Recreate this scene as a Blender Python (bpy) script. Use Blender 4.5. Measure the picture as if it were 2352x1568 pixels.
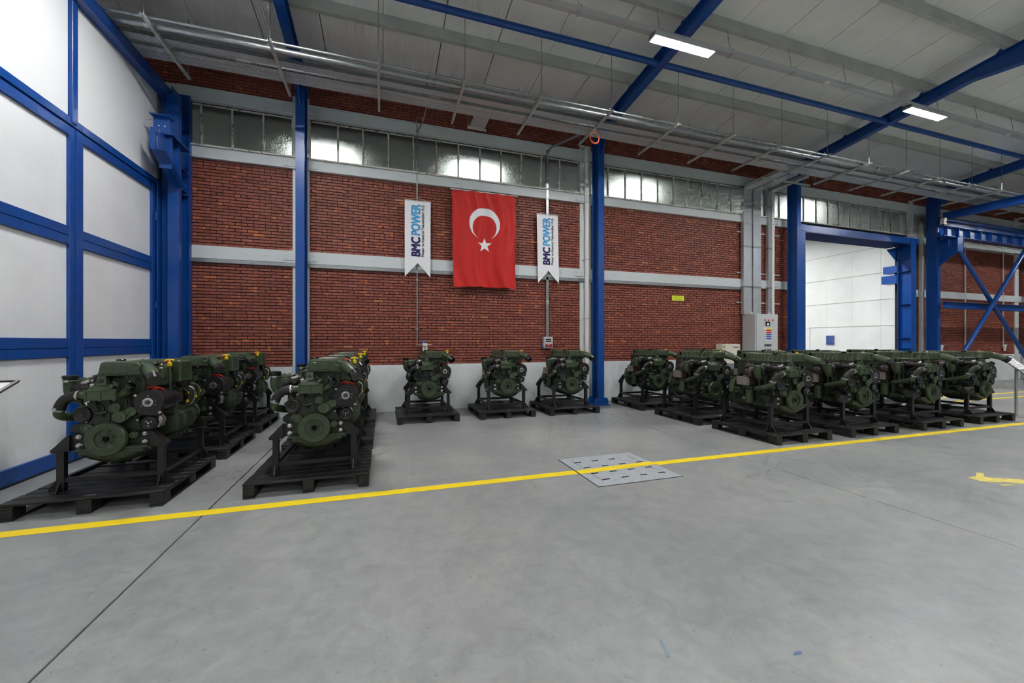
import bpy, math, random
from mathutils import Vector, Matrix
R = math.radians
random.seed(7)
for o in list(bpy.data.objects):
    bpy.data.objects.remove(o)
SC = bpy.context.scene
COL = SC.collection

# ------------------------------------------------------------------ camera, world, exposure
cam_d = bpy.data.cameras.new('camera')
cam = bpy.data.objects.new('camera', cam_d)
COL.objects.link(cam)
cam_d.sensor_width = 36.0
cam_d.lens = 14.0
cam_d.clip_end = 200
cam.location = (0, 0, 1.5)
cam.rotation_euler = (R(90), 0, R(-17.95))
SC.camera = cam
W = bpy.data.worlds.new('night')
SC.world = W
W.use_nodes = True
W.node_tree.nodes['Background'].inputs[0].default_value = (0.02, 0.025, 0.035, 1)
W.node_tree.nodes['Background'].inputs[1].default_value = 0.4
SC.view_settings.view_transform = 'Standard'
SC.view_settings.look = 'None'
SC.view_settings.gamma = 1.0
SC.view_settings.use_curve_mapping = False
SC.view_settings.exposure = 2.0
SC.cycles.max_bounces = 6
SC.cycles.diffuse_bounces = 4
SC.cycles.glossy_bounces = 3
SC.cycles.transmission_bounces = 4
SC.cycles.transparent_max_bounces = 6
SC.cycles.caustics_reflective = False
SC.cycles.caustics_refractive = False
SC.cycles.use_adaptive_sampling = True
SC.cycles.adaptive_threshold = 0.08
SC.cycles.adaptive_min_samples = 12
SC.cycles.use_light_tree = False
LAMP_POWER = 75.0       # emission strength of the hall luminaires' diffusers
ANNEX_POWER = 120.0      # the brighter luminaires of the annex behind the gate

# ------------------------------------------------------------------ materials
def lin(c):
    return tuple(((x / 255) / 12.92 if x / 255 <= 0.04045 else ((x / 255 + 0.055) / 1.055) ** 2.4) for x in c)

MATS = {}
def mat(name, rgb, rough=0.5, metal=0.0, vary=0.0, scale=4.0, bump=0.0, bscale=60.0, spec=0.5, emit=0.0, trans=0.0, coat=0.0, detail=2):
    if name in MATS:
        return MATS[name]
    m = bpy.data.materials.new(name)
    m.use_nodes = True
    nt = m.node_tree
    b = nt.nodes['Principled BSDF']
    c = lin(rgb)
    b.inputs['Base Color'].default_value = (*c, 1)
    b.inputs['Roughness'].default_value = rough
    b.inputs['Metallic'].default_value = metal
    b.inputs['Specular IOR Level'].default_value = spec
    b.inputs['Transmission Weight'].default_value = trans
    b.inputs['Coat Weight'].default_value = coat
    if emit:
        b.inputs['Emission Color'].default_value = (1, 1, 1, 1)
        b.inputs['Emission Strength'].default_value = emit
    if vary or bump:
        tc = nt.nodes.new('ShaderNodeNewGeometry')
    if vary:
        n = nt.nodes.new('ShaderNodeTexNoise')
        n.inputs['Scale'].default_value = scale
        n.inputs['Detail'].default_value = detail
        nt.links.new(tc.outputs['Position'], n.inputs['Vector'])
        r = nt.nodes.new('ShaderNodeValToRGB')
        r.color_ramp.elements[0].position = 0.3
        r.color_ramp.elements[1].position = 0.7
        r.color_ramp.elements[0].color = (*[x * (1 - vary) for x in c], 1)
        r.color_ramp.elements[1].color = (*[min(1, x * (1 + vary)) for x in c], 1)
        nt.links.new(n.outputs['Fac'], r.inputs['Fac'])
        nt.links.new(r.outputs['Color'], b.inputs['Base Color'])
    if bump:
        n2 = nt.nodes.new('ShaderNodeTexNoise')
        n2.inputs['Scale'].default_value = bscale; n2.inputs['Detail'].default_value = 0
        nt.links.new(tc.outputs['Position'], n2.inputs['Vector'])
        bp = nt.nodes.new('ShaderNodeBump')
        bp.inputs['Strength'].default_value = bump
        bp.inputs['Distance'].default_value = 0.01
        nt.links.new(n2.outputs['Fac'], bp.inputs['Height'])
        nt.links.new(bp.outputs['Normal'], b.inputs['Normal'])
    MATS[name] = m
    return m

M_GREEN = mat('olive green paint', (60, 73, 51), 0.33, vary=0.12, scale=9, bump=0.08, bscale=140)
M_GREEND = mat('olive green cast paint', (46, 56, 40), 0.42, vary=0.15, scale=12, bump=0.2, bscale=120)
M_GREENSHADE = mat('shade darkened olive paint', (38, 45, 34), 0.55, vary=0.2, scale=14, bump=0.2, bscale=120)  # same olive paint, shade between the front parts put into the colour
M_BLK = mat('satin black paint', (19, 19, 21), 0.4, vary=0.2, scale=8)
M_RUB = mat('black rubber', (24, 24, 26), 0.45)
M_BLKGL = mat('black plastic cap', (20, 20, 22), 0.25)
M_WOODB = mat('black painted wood', (23, 23, 25), 0.5, vary=0.5, scale=9, bump=0.3, bscale=50)
M_STEEL = mat('bright steel', (190, 190, 188), 0.28, 0.9)
M_ALU = mat('cast aluminium', (170, 170, 168), 0.4, 0.8)
M_IRON = mat('dark cast iron', (70, 62, 62), 0.55, 0.3, vary=0.2)
M_RUSTBOX = mat('brown primer', (92, 66, 54), 0.6, vary=0.15, scale=10)
M_GREYPL = mat('warm grey plate', (128, 120, 112), 0.5, vary=0.06)
M_YEL = mat('yellow plastic', (235, 200, 20), 0.4)
M_RED = mat('red plastic', (190, 45, 30), 0.4)
M_BLUE = mat('blue steel paint', (17, 72, 148), 0.3, vary=0.05, scale=3, bump=0.05, bscale=80)
M_WHITE = mat('white panel', (236, 238, 238), 0.45, vary=0.015, scale=1.5)
M_WHITEP = mat('white wall paint', (226, 230, 230), 0.6, vary=0.05, scale=2.5, bump=0.25, bscale=35)
M_GALV = mat('galvanised steel', (158, 162, 163), 0.34, 0.75, vary=0.12, scale=14)
M_GALVD = mat('dull galvanised steel', (186, 190, 184), 0.45, 0.15, vary=0.1, scale=3)
M_GREYBOX = mat('light grey cabinet paint', (196, 200, 200), 0.45)
M_BEIGE = mat('cream cabinet paint', (226, 222, 205), 0.45)
M_YLINE = mat('yellow floor paint', (244, 214, 34), 0.45, vary=0.06, scale=6)
M_REDCL = mat('red flag cloth', (205, 20, 8), 0.6, vary=0.05, scale=3)
M_WCL = mat('white cloth', (238, 238, 240), 0.6)
M_NAVY = mat('navy print', (36, 26, 96), 0.6)
M_SKY = mat('light blue print', (70, 165, 222), 0.6)
M_BLACKP = mat('black print', (25, 25, 25), 0.6)
M_WPRINT = mat('white print', (235, 235, 235), 0.6)
M_ORANGE = mat('orange cable', (240, 110, 60), 0.45)
M_WPLAST = mat('white plastic', (225, 225, 222), 0.4)
M_SIGNY = mat('fluorescent yellow sign', (225, 235, 50), 0.5)
M_BLUESHADE = mat('shade darkened blue paint', (12, 36, 92), 0.85, spec=0.15)  # the frame's blue with the header underside's shade put into the colour
M_DARK = mat('dark void', (12, 12, 12), 0.9, spec=0.1)
M_DUCT = mat('smooth galvanised sheet', (200, 204, 206), 0.3, 0.55, vary=0.05, scale=9)
M_REDP = mat('red print', (205, 60, 60), 0.6)
M_BLUEP = mat('blue print', (70, 95, 170), 0.6)
M_LAMP = mat('luminaire diffuser', (255, 255, 255), 0.5, emit=LAMP_POWER)
M_LAMP2 = mat('annex luminaire diffuser', (255, 255, 255), 0.5, emit=ANNEX_POWER)

def nodes_of(m):
    return m.node_tree.nodes, m.node_tree.links, m.node_tree.nodes['Principled BSDF']

def mk_floor():
    m = mat('polished concrete', (178, 182, 180), 0.36, spec=0.5)
    N, L, b = nodes_of(m)
    g = N.new('ShaderNodeNewGeometry')
    def noise(sc, det, rough=0.6, dist=0.0):
        n = N.new('ShaderNodeTexNoise')
        n.inputs['Scale'].default_value = sc; n.inputs['Detail'].default_value = det
        n.inputs['Roughness'].default_value = rough; n.inputs['Distortion'].default_value = dist
        L.new(g.outputs['Position'], n.inputs['Vector'])
        return n
    n1 = noise(0.55, 4, 0.62, 0.6)
    n2 = noise(7.0, 6, 0.72, 0.5)
    n3 = noise(38.0, 1)
    r1 = N.new('ShaderNodeValToRGB')
    r1.color_ramp.elements[0].position = 0.32; r1.color_ramp.elements[0].color = (*lin((140, 143, 143)), 1)
    r1.color_ramp.elements[1].position = 0.68; r1.color_ramp.elements[1].color = (*lin((163, 165, 162)), 1)
    L.new(n1.outputs['Fac'], r1.inputs['Fac'])
    r2 = N.new('ShaderNodeValToRGB')
    r2.color_ramp.elements[0].position = 0.34; r2.color_ramp.elements[0].color = (0.75, 0.75, 0.755, 1)
    r2.color_ramp.elements[1].position = 0.62; r2.color_ramp.elements[1].color = (1, 1, 0.99, 1)
    L.new(n2.outputs['Fac'], r2.inputs['Fac'])
    mx = N.new('ShaderNodeMix'); mx.data_type = 'RGBA'; mx.blend_type = 'MULTIPLY'; mx.inputs[0].default_value = 0.75
    L.new(r1.outputs['Color'], mx.inputs[6]); L.new(r2.outputs['Color'], mx.inputs[7])
    r3 = N.new('ShaderNodeValToRGB')
    r3.color_ramp.elements[0].position = 0.22; r3.color_ramp.elements[0].color = (0.45, 0.45, 0.45, 1)
    r3.color_ramp.elements[1].position = 0.3; r3.color_ramp.elements[1].color = (1, 1, 1, 1)
    L.new(n3.outputs['Fac'], r3.inputs['Fac'])
    mx2 = N.new('ShaderNodeMix'); mx2.data_type = 'RGBA'; mx2.blend_type = 'MULTIPLY'; mx2.inputs[0].default_value = 0.7
    L.new(mx.outputs[2], mx2.inputs[6]); L.new(r3.outputs['Color'], mx2.inputs[7])
    L.new(mx2.outputs[2], b.inputs['Base Color'])
    rr = N.new('ShaderNodeMapRange'); rr.inputs[3].default_value = 0.27; rr.inputs[4].default_value = 0.46
    L.new(n2.outputs['Fac'], rr.inputs[0]); L.new(rr.outputs[0], b.inputs['Roughness'])
    bp = N.new('ShaderNodeBump'); bp.inputs['Strength'].default_value = 0.08; bp.inputs['Distance'].default_value = 0.01
    L.new(n2.outputs['Fac'], bp.inputs['Height']); L.new(bp.outputs['Normal'], b.inputs['Normal'])
    return m
M_FLOOR = mk_floor()

def mk_brick():
    m = mat('painted brick', (140, 62, 48), 0.55)
    N, L, b = nodes_of(m)
    g = N.new('ShaderNodeNewGeometry')
    at = N.new('ShaderNodeAttribute'); at.attribute_name = 'tone'
    n = N.new('ShaderNodeTexNoise'); n.inputs['Scale'].default_value = 7.0; n.inputs['Detail'].default_value = 4
    L.new(g.outputs['Position'], n.inputs['Vector'])
    n2 = N.new('ShaderNodeTexNoise'); n2.inputs['Scale'].default_value = 30; n2.inputs['Detail'].default_value = 1
    L.new(g.outputs['Position'], n2.inputs['Vector'])
    r = N.new('ShaderNodeValToRGB')
    r.color_ramp.elements[0].position = 0.635; r.color_ramp.elements[0].color = (0, 0, 0, 1)
    r.color_ramp.elements[1].position = 0.645; r.color_ramp.elements[1].color = (1, 1, 1, 1)
    L.new(n.outputs['Fac'], r.inputs['Fac'])
    mp = N.new('ShaderNodeMapRange'); mp.inputs[3].default_value = 0.82; mp.inputs[4].default_value = 1.18
    L.new(n2.outputs['Fac'], mp.inputs[0])
    mul = N.new('ShaderNodeMix'); mul.data_type = 'RGBA'; mul.blend_type = 'MULTIPLY'; mul.inputs[0].default_value = 1
    L.new(at.outputs['Color'], mul.inputs[6]); L.new(mp.outputs[0], mul.inputs[7])
    mx = N.new('ShaderNodeMix'); mx.data_type = 'RGBA'
    L.new(r.outputs['Color'], mx.inputs[0]); L.new(mul.outputs[2], mx.inputs[6])
    mx.inputs[7].default_value = (*lin((196, 112, 66)), 1)
    L.new(mx.outputs[2], b.inputs['Base Color'])
    bp = N.new('ShaderNodeBump'); bp.inputs['Strength'].default_value = 0.3; bp.inputs['Distance'].default_value = 0.005
    L.new(n2.outputs['Fac'], bp.inputs['Height']); L.new(bp.outputs['Normal'], b.inputs['Normal'])
    return m
M_BRICK = mk_brick()
M_MORTAR = mat('dark mortar', (34, 17, 17), 0.8, vary=0.15, scale=10)

def mk_ribbed(name, rgb, axis, freq, strength, rough):
    m = mat(name, rgb, rough)
    N, L, b = nodes_of(m)
    g = N.new('ShaderNodeNewGeometry')
    wv = N.new('ShaderNodeTexWave'); wv.wave_type = 'BANDS'; wv.bands_direction = axis
    wv.inputs['Scale'].default_value = freq
    L.new(g.outputs['Position'], wv.inputs['Vector'])
    bp = N.new('ShaderNodeBump'); bp.inputs['Strength'].default_value = strength; bp.inputs['Distance'].default_value = 0.004
    L.new(wv.outputs['Fac'], bp.inputs['Height']); L.new(bp.outputs['Normal'], b.inputs['Normal'])
    n = N.new('ShaderNodeTexNoise'); n.inputs['Scale'].default_value = 1.1; n.inputs['Detail'].default_value = 5
    L.new(g.outputs['Position'], n.inputs['Vector'])
    r = N.new('ShaderNodeValToRGB'); c = lin(rgb)
    r.color_ramp.elements[0].position = 0.3; r.color_ramp.elements[0].color = (*[x * 0.9 for x in c], 1)
    r.color_ramp.elements[1].position = 0.6; r.color_ramp.elements[1].color = (*c, 1)
    L.new(n.outputs['Fac'], r.inputs['Fac']); L.new(r.outputs['Color'], b.inputs['Base Color'])
    return m
M_ROOF = mk_ribbed('ribbed roof liner', (244, 245, 239), 'X', 6.5, 0.5, 0.4)
M_RIBW = mk_ribbed('fine ribbed white panel', (238, 241, 242), 'Y', 11.0, 0.14, 0.42)
M_RIBX = mk_ribbed('annex ribbed white panel', (238, 241, 238), 'Y', 5.0, 0.3, 0.45)

def mk_tray():
    m = bpy.data.materials.new('perforated galvanised tray'); m.use_nodes = True
    N, L = m.node_tree.nodes, m.node_tree.links
    b = N['Principled BSDF']
    b.inputs['Base Color'].default_value = (*lin((205, 210, 210)), 1); b.inputs['Metallic'].default_value = 0.35; b.inputs['Roughness'].default_value = 0.42
    g = N.new('ShaderNodeNewGeometry')
    mp = N.new('ShaderNodeMapping'); mp.inputs['Rotation'].default_value = (0, 0, 0)
    L.new(g.outputs['Position'], mp.inputs['Vector'])
    br = N.new('ShaderNodeTexBrick')
    br.inputs['Scale'].default_value = 1.0
    br.inputs['Brick Width'].default_value = 0.06; br.inputs['Row Height'].default_value = 0.025
    br.inputs['Mortar Size'].default_value = 0.0075; br.inputs['Mortar Smooth'].default_value = 0.0
    L.new(mp.outputs['Vector'], br.inputs['Vector'])
    inv = N.new('ShaderNodeMath'); inv.operation = 'GREATER_THAN'; inv.inputs[1].default_value = 0.5
    L.new(br.outputs['Fac'], inv.inputs[0])
    L.new(inv.outputs[0], b.inputs['Alpha'])
    MATS['tray'] = m
    return m
M_TRAY = mk_tray()

def mk_rustbeam():
    m = mat('white steel beam', (206, 212, 212), 0.45)
    N, L, b = nodes_of(m)
    g = N.new('ShaderNodeNewGeometry')
    mp = N.new('ShaderNodeMapping'); mp.inputs['Scale'].default_value = (2.2, 1, 26)
    L.new(g.outputs['Position'], mp.inputs['Vector'])
    n = N.new('ShaderNodeTexNoise'); n.inputs['Scale'].default_value = 1.6; n.inputs['Detail'].default_value = 7
    L.new(mp.outputs['Vector'], n.inputs['Vector'])
    r = N.new('ShaderNodeValToRGB')
    r.color_ramp.elements[0].position = 0.66; r.color_ramp.elements[0].color = (*lin((206, 212, 212)), 1)
    r.color_ramp.elements[1].position = 0.74; r.color_ramp.elements[1].color = (*lin((150, 120, 84)), 1)
    L.new(n.outputs['Fac'], r.inputs['Fac']); L.new(r.outputs['Color'], b.inputs['Base Color'])
    return m
M_BEAM = mk_rustbeam()
def mk_sash():
    m = mat('weathered sash paint', (190, 188, 176), 0.6)
    N, L, b = nodes_of(m)
    g = N.new('ShaderNodeNewGeometry')
    n = N.new('ShaderNodeTexNoise'); n.inputs['Scale'].default_value = 14; n.inputs['Detail'].default_value = 5
    L.new(g.outputs['Position'], n.inputs['Vector'])
    r = N.new('ShaderNodeValToRGB')
    r.color_ramp.elements[0].position = 0.56; r.color_ramp.elements[0].color = (*lin((214, 214, 204)), 1)
    r.color_ramp.elements[1].position = 0.68; r.color_ramp.elements[1].color = (*lin((140, 108, 70)), 1)
    L.new(n.outputs['Fac'], r.inputs['Fac']); L.new(r.outputs['Color'], b.inputs['Base Color'])
    return m
M_SASH = mk_sash()

def mk_glass():
    m = mat('hammered glass', (204, 210, 206), 0.46, trans=1.0)
    N, L, b = nodes_of(m)
    b.inputs['IOR'].default_value = 1.35
    g = N.new('ShaderNodeNewGeometry')
    v = N.new('ShaderNodeTexVoronoi'); v.inputs['Scale'].default_value = 45
    L.new(g.outputs['Position'], v.inputs['Vector'])
    bp = N.new('ShaderNodeBump'); bp.inputs['Strength'].default_value = 0.6; bp.inputs['Distance'].default_value = 0.012
    L.new(v.outputs['Distance'], bp.inputs['Height']); L.new(bp.outputs['Normal'], b.inputs['Normal'])
    return m
M_GLASS = mk_glass()

# ------------------------------------------------------------------ mesh builder
def V(*a): return Vector(a)
def basis(ax):
    ax = Vector(ax).normalized()
    up = Vector((0, 0, 1)) if abs(ax.z) < 0.9 else Vector((1, 0, 0))
    s = ax.cross(up).normalized()
    return s, ax, s.cross(ax).normalized()   # side, axis, up

class MB:
    def __init__(self): self.v = []; self.f = []
    def add(self, vs, fs):
        n = len(self.v); self.v += [tuple(p) for p in vs]; self.f += [tuple(i + n for i in f) for f in fs]; return self
    def box(self, x0, x1, y0, y1, z0, z1, b=0.0, m=None):
        if x0 > x1: x0, x1 = x1, x0
        if y0 > y1: y0, y1 = y1, y0
        if z0 > z1: z0, z1 = z1, z0
        b = min(b, (x1 - x0) * .45, (y1 - y0) * .45, (z1 - z0) * .45)
        if b <= 0:
            vs = [(x, y, z) for x in (x0, x1) for y in (y0, y1) for z in (z0, z1)]
            fs = [(0, 1, 3, 2), (4, 6, 7, 5), (0, 4, 5, 1), (2, 3, 7, 6), (0, 2, 6, 4), (1, 5, 7, 3)]
        else:
            vs = []; idx = {}
            X, Y, Z = (x0, x1), (y0, y1), (z0, z1)
            for i in (0, 1):
                for j in (0, 1):
                    for k in (0, 1):
                        sx, sy, sz = (b if i == 0 else -b), (b if j == 0 else -b), (b if k == 0 else -b)
                        for a in range(3):
                            p = [X[i] + sx, Y[j] + sy, Z[k] + sz]
                            p[a] = (X[i], Y[j], Z[k])[a]
                            idx[i, j, k, a] = len(vs); vs.append(tuple(p))
            I = idx; fs = []
            for s in (0, 1):
                q = [I[s, 0, 0, 0], I[s, 1, 0, 0], I[s, 1, 1, 0], I[s, 0, 1, 0]]; fs.append(q if s else q[::-1])
                q = [I[0, s, 0, 1], I[0, s, 1, 1], I[1, s, 1, 1], I[1, s, 0, 1]]; fs.append(q if s else q[::-1])
                q = [I[0, 0, s, 2], I[1, 0, s, 2], I[1, 1, s, 2], I[0, 1, s, 2]]; fs.append(q if s else q[::-1])
            for i in (0, 1):
                for j in (0, 1):
                    q = [I[i, j, 0, 0], I[i, j, 1, 0], I[i, j, 1, 1], I[i, j, 0, 1]]; fs.append(q if (i + j) % 2 == 0 else q[::-1])
                    q = [I[i, 0, j, 0], I[i, 0, j, 2], I[i, 1, j, 2], I[i, 1, j, 0]]
                    q = [I[i, 0, j, 0], I[i, 1, j, 0], I[i, 1, j, 2], I[i, 0, j, 2]]; fs.append(q if (i + j) % 2 == 0 else q[::-1])
                    q = [I[0, i, j, 1], I[0, i, j, 2], I[1, i, j, 2], I[1, i, j, 1]]; fs.append(q if (i + j) % 2 == 0 else q[::-1])
                    for k in (0, 1):
                        q = [I[i, j, k, 0], I[i, j, k, 1], I[i, j, k, 2]]; fs.append(q if (i + j + k) % 2 else q[::-1])
        if m is not None: vs = [m @ Vector(p) for p in vs]
        return self.add(vs, fs)
    def rings(self, rings, close=True, cap=True):
        n = len(rings[0]); vs = [p for r in rings for p in r]; fs = []
        for i in range(len(rings) - 1):
            for j in range(n if close else n - 1):
                k = (j + 1) % n
                fs.append((i * n + j, i * n + k, (i + 1) * n + k, (i + 1) * n + j))
        if cap:
            fs.append(tuple(range(n))[::-1]); fs.append(tuple(range((len(rings) - 1) * n, len(rings) * n)))
        return self.add(vs, fs)
    def lathe(self, o, ax, prof, n=24, cap=True):
        s, a, u = basis(ax); o = Vector(o)
        rings = []
        for r, h in prof:
            rings.append([o + a * h + (s * math.cos(2 * math.pi * i / n) + u * math.sin(2 * math.pi * i / n)) * r for i in range(n)])
        return self.rings(rings, True, cap)
    def cyl(self, p0, p1, r, r1=None, n=20, b=0.0):
        p0, p1 = Vector(p0), Vector(p1); h = (p1 - p0).length; r1 = r if r1 is None else r1
        prof = [(r, 0), (r1, h)] if not b else [(r - b, 0), (r, b), (r1, h - b), (r1 - b, h)]
        return self.lathe(p0, p1 - p0, prof, n)
    def tube(self, pts, r, n=12, smooth=6, cap=True):
        pts = [Vector(p) for p in pts]
        rs = list(r) if isinstance(r, (list, tuple)) else [r] * len(pts)
        if smooth > 1 and len(pts) > 2:
            q = []; qr = []
            P = [pts[0] * 2 - pts[1]] + pts + [pts[-1] * 2 - pts[-2]]
            for i in range(1, len(P) - 2):
                for k in range(smooth):
                    t = k / smooth
                    a, b_, c, d = P[i - 1], P[i], P[i + 1], P[i + 2]
                    q.append(0.5 * ((2 * b_) + (c - a) * t + (2 * a - 5 * b_ + 4 * c - d) * t * t + (3 * b_ - a - 3 * c + d) * t ** 3))
                    qr.append(rs[i - 1] * (1 - t) + rs[i] * t)
            q.append(pts[-1]); qr.append(rs[-1]); pts, rs = q, qr
        s, a, u = basis(pts[1] - pts[0]); rings = []
        for i, p in enumerate(pts):
            d = (pts[min(i + 1, len(pts) - 1)] - pts[max(i - 1, 0)]).normalized()
            s = (s - d * s.dot(d)).normalized(); u = s.cross(d)
            rings.append([p + (s * math.cos(2 * math.pi * k / n) + u * math.sin(2 * math.pi * k / n)) * rs[i] for k in range(n)])
        return self.rings(rings, True, cap)
    def prism(self, poly, ax, a0, a1, b=0.0):
        # poly in the plane across ax: 'y' -> (x,z), 'x' -> (y,z), 'z' -> (x,y)
        cx = sum(p[0] for p in poly) / len(poly); cz = sum(p[1] for p in poly) / len(poly)
        def P(p, a):
            return {'y': (p[0], a, p[1]), 'x': (a, p[0], p[1]), 'z': (p[0], p[1], a)}[ax]
        def ins(d):
            out = []
            for p in poly:
                l = math.hypot(p[0] - cx, p[1] - cz) or 1
                out.append((p[0] + (cx - p[0]) / l * d, p[1] + (cz - p[1]) / l * d))
            return out
        if b > 0:
            rr = [(ins(b), a0), (poly, a0 + b), (poly, a1 - b), (ins(b), a1)]
        else:
            rr = [(poly, a0), (poly, a1)]
        area = sum(poly[i][0] * poly[(i + 1) % len(poly)][1] - poly[(i + 1) % len(poly)][0] * poly[i][1] for i in range(len(poly)))
        flip = (area > 0) == (ax in ('y',))
        rings = [[P(p, a) for p in pl] for pl, a in rr]
        if flip: rings = rings[::-1]
        return self.rings(rings)
    def ball(self, c, r, n=16, m=10):
        rx, ry, rz = r if isinstance(r, (list, tuple)) else (r, r, r)
        rings = []
        for i in range(m + 1):
            t = math.pi * (0.02 + 0.96 * i / m)
            rings.append([(c[0] + rx * math.sin(t) * math.cos(2 * math.pi * k / n), c[1] + ry * math.sin(t) * math.sin(2 * math.pi * k / n), c[2] - rz * math.cos(t)) for k in range(n)])
        return self.rings(rings)
    def mesh(self, name, m, org=(0, 0, 0), smooth=True, ang=38):
        me = bpy.data.meshes.new(name)
        me.from_pydata([(p[0] - org[0], p[1] - org[1], p[2] - org[2]) for p in self.v], [], self.f)
        if m is not None: me.materials.append(m)
        if smooth:
            me.polygons.foreach_set('use_smooth', [True] * len(me.polygons))
            me.set_sharp_from_angle(angle=R(ang))
        me.update()
        return me
    def build(self, name, m, parent=None, org=(0, 0, 0), smooth=True, ang=38, recalc=True):
        me = self.mesh(name, m, org, smooth, ang)
        if recalc:
            import bmesh
            bm = bmesh.new(); bm.from_mesh(me); bmesh.ops.recalc_face_normals(bm, faces=bm.faces); bm.to_mesh(me); bm.free()
        o = bpy.data.objects.new(name, me); COL.objects.link(o)
        o.parent = parent
        return o

def link_mesh(name, me, parent=None, loc=(0, 0, 0)):
    o = bpy.data.objects.new(name, me); COL.objects.link(o); o.parent = parent; o.location = loc
    return o
def tag(o, label=None, cat=None, group=None, kind=None):
    if label: o['label'] = label
    if cat: o['category'] = cat
    if group: o['group'] = group
    if kind: o['kind'] = kind
    return o
def thing(name, label, cat, loc=(0, 0, 0), group=None):
    o = bpy.data.objects.new(name, None); COL.objects.link(o); o.location = loc; o.empty_display_size = 0.1
    return tag(o, label, cat, group)
def struct_root(name, loc=(0, 0, 0)):
    o = bpy.data.objects.new(name, None); COL.objects.link(o); o.location = loc; o.empty_display_size = 0.1
    return tag(o, kind='structure')
def copy_tree(o, parent=None):
    c = o.copy(); COL.objects.link(c); c.parent = parent
    for ch in [x for x in o.children]: copy_tree(ch, c)
    return c
def text_mesh(s, m, width=None, height=None, bold=0.0, ext=0.001):
    cu = bpy.data.curves.new('lettering', 'FONT'); cu.body = s; cu.size = 1.0
    cu.resolution_u = 3
    o = bpy.data.objects.new('lettering', cu); COL.objects.link(o)
    dg = bpy.context.evaluated_depsgraph_get(); dg.update()
    me0 = bpy.data.meshes.new_from_object(o.evaluated_get(dg))
    bpy.data.objects.remove(o); bpy.data.curves.remove(cu)
    base = [v.co.copy() for v in me0.vertices]; fs = [tuple(p.vertices) for p in me0.polygons]
    offs = [(0, 0)] if not bold else [(dx * bold, dy * bold * 0.5) for dx in (-1, -0.33, 0.33, 1) for dy in (-1, 1)]
    vs = []; ff = []
    for dx, dy in offs:                      # heavier strokes: the outline swept sideways
        n0 = len(vs); vs += [(p.x + dx, p.y + dy) for p in base]; ff += [tuple(i + n0 for i in f) for f in fs]
    xs = [p[0] for p in vs]; ys = [p[1] for p in vs]
    x0, x1, y0, y1 = min(xs), max(xs), min(ys), max(ys)
    sx = width / (x1 - x0) if width else None; sy = height / (y1 - y0) if height else None
    sx = sx or sy; sy = sy or sx
    me = bpy.data.meshes.new('lettering')
    me.from_pydata([((p[0] - x0) * sx, (p[1] - y0) * sy, 0) for p in vs], [], ff)
    bpy.data.meshes.remove(me0)
    me.materials.append(m)
    return me

# ================================================================== THE HALL
XL, YW = -3.67, 8.85                      # left wall plane, brick face
XR, YB = 31.0, -20.0
XE = -11.0                                # the roof runs on beyond the left partition                      # far ends of the hall
def zb(y): return 6.37 + 0.11 * (8.3 - y)     # underside of the rafters
RD = 0.24
def zc(y): return zb(y) + 0.44                # underside of the roof liner
COLX = (-1.476, 4.907, 11.32, 17.76, 24.16)

# ---- floor: slabs between the sawn joints
floor = struct_root('floor')
xs = [XE, -7.6, -1.485, 4.42, 10.9, 17.4, 24.0, XR]
for i in range(len(xs) - 1):
    for (y0, y1) in ((YB, 9.15), ):
        MB().box(xs[i] + 0.006, xs[i + 1] - 0.006, y0, y1, -0.12, 0.0, 0.004).build('slab', M_FLOOR, floor)
MB().box(xs[0], xs[-1], YB, 9.15, -0.2, -0.03).build('sub_base', mat('joint grey', (84, 84, 82), 0.9), floor)
fl2 = struct_root('floor_annex')
MB().box(-8, 30.6, 9.15, 24, -0.12, -0.002).build('slab', mat('dark annex floor', (84, 86, 86), 0.6), fl2)

# ---- ceiling: roof liner panels, 1 m wide, with open seams
ceil = struct_root('ceiling')
import bmesh
x = XE - 0.0; k = 0
while x < XR:
    w = 1.0
    gap = 0.012 if k % 3 == 0 else 0.004
    mb = MB()
    vs = []
    for (yy, zz) in ((8.95, zc(8.95)), (YB, zc(YB) - 1.0)):
        pass
    ya, yb_, ym = 9.1, YB, -2.0
    def zc2(y): return zc(y) if y > ym else zc(ym) - 0.11 * (ym - y)
    ring = []
    for yy in (ya, ym, yb_):
        z0 = zc2(yy)
        ring.append([(x + gap, yy, z0), (x + w - gap, yy, z0), (x + w - gap, yy, z0 + 0.06), (x + gap, yy, z0 + 0.06)])
    mb.rings(ring).build('roof_panel', M_ROOF, ceil, smooth=False)
    x += w; k += 1
MB().rings([[(XE, yy, zc2(yy) + 0.05), (XR, yy, zc2(yy) + 0.05), (XR, yy, zc2(yy) + 0.1), (XE, yy, zc2(yy) + 0.1)] for yy in (9.1, -2.0, YB)]).build('roof_deck', mat('dark seam', (46, 46, 44), 0.9), ceil, smooth=False)

# ---- back wall: masonry core, plinth, bricks
wall = struct_root('wall_back')
G0, G1 = 11.62, 17.08                      # gate opening
core = MB()
core.box(XE, G0, YW + 0.014, 9.15, 0, 5.13)
core.box(G1, 30.8, YW + 0.014, 9.15, 0, 5.13)
core.box(G0, G1, YW + 0.014, 9.15, 4.92, 5.13)
core.box(XE, 30.8, YW + 0.014, 9.15, 5.95, 6.85)
core.build('masonry_core', M_MORTAR, wall, smooth=False)
pl = struct_root('baseboard_back')
for (a, b) in ((XL + 0.02, G0), (G1, 30.8)):
    MB().box(a, b, YW - 0.012, YW + 0.05, 0, 1.003, 0.006).build('plinth', M_WHITEP, pl)

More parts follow.
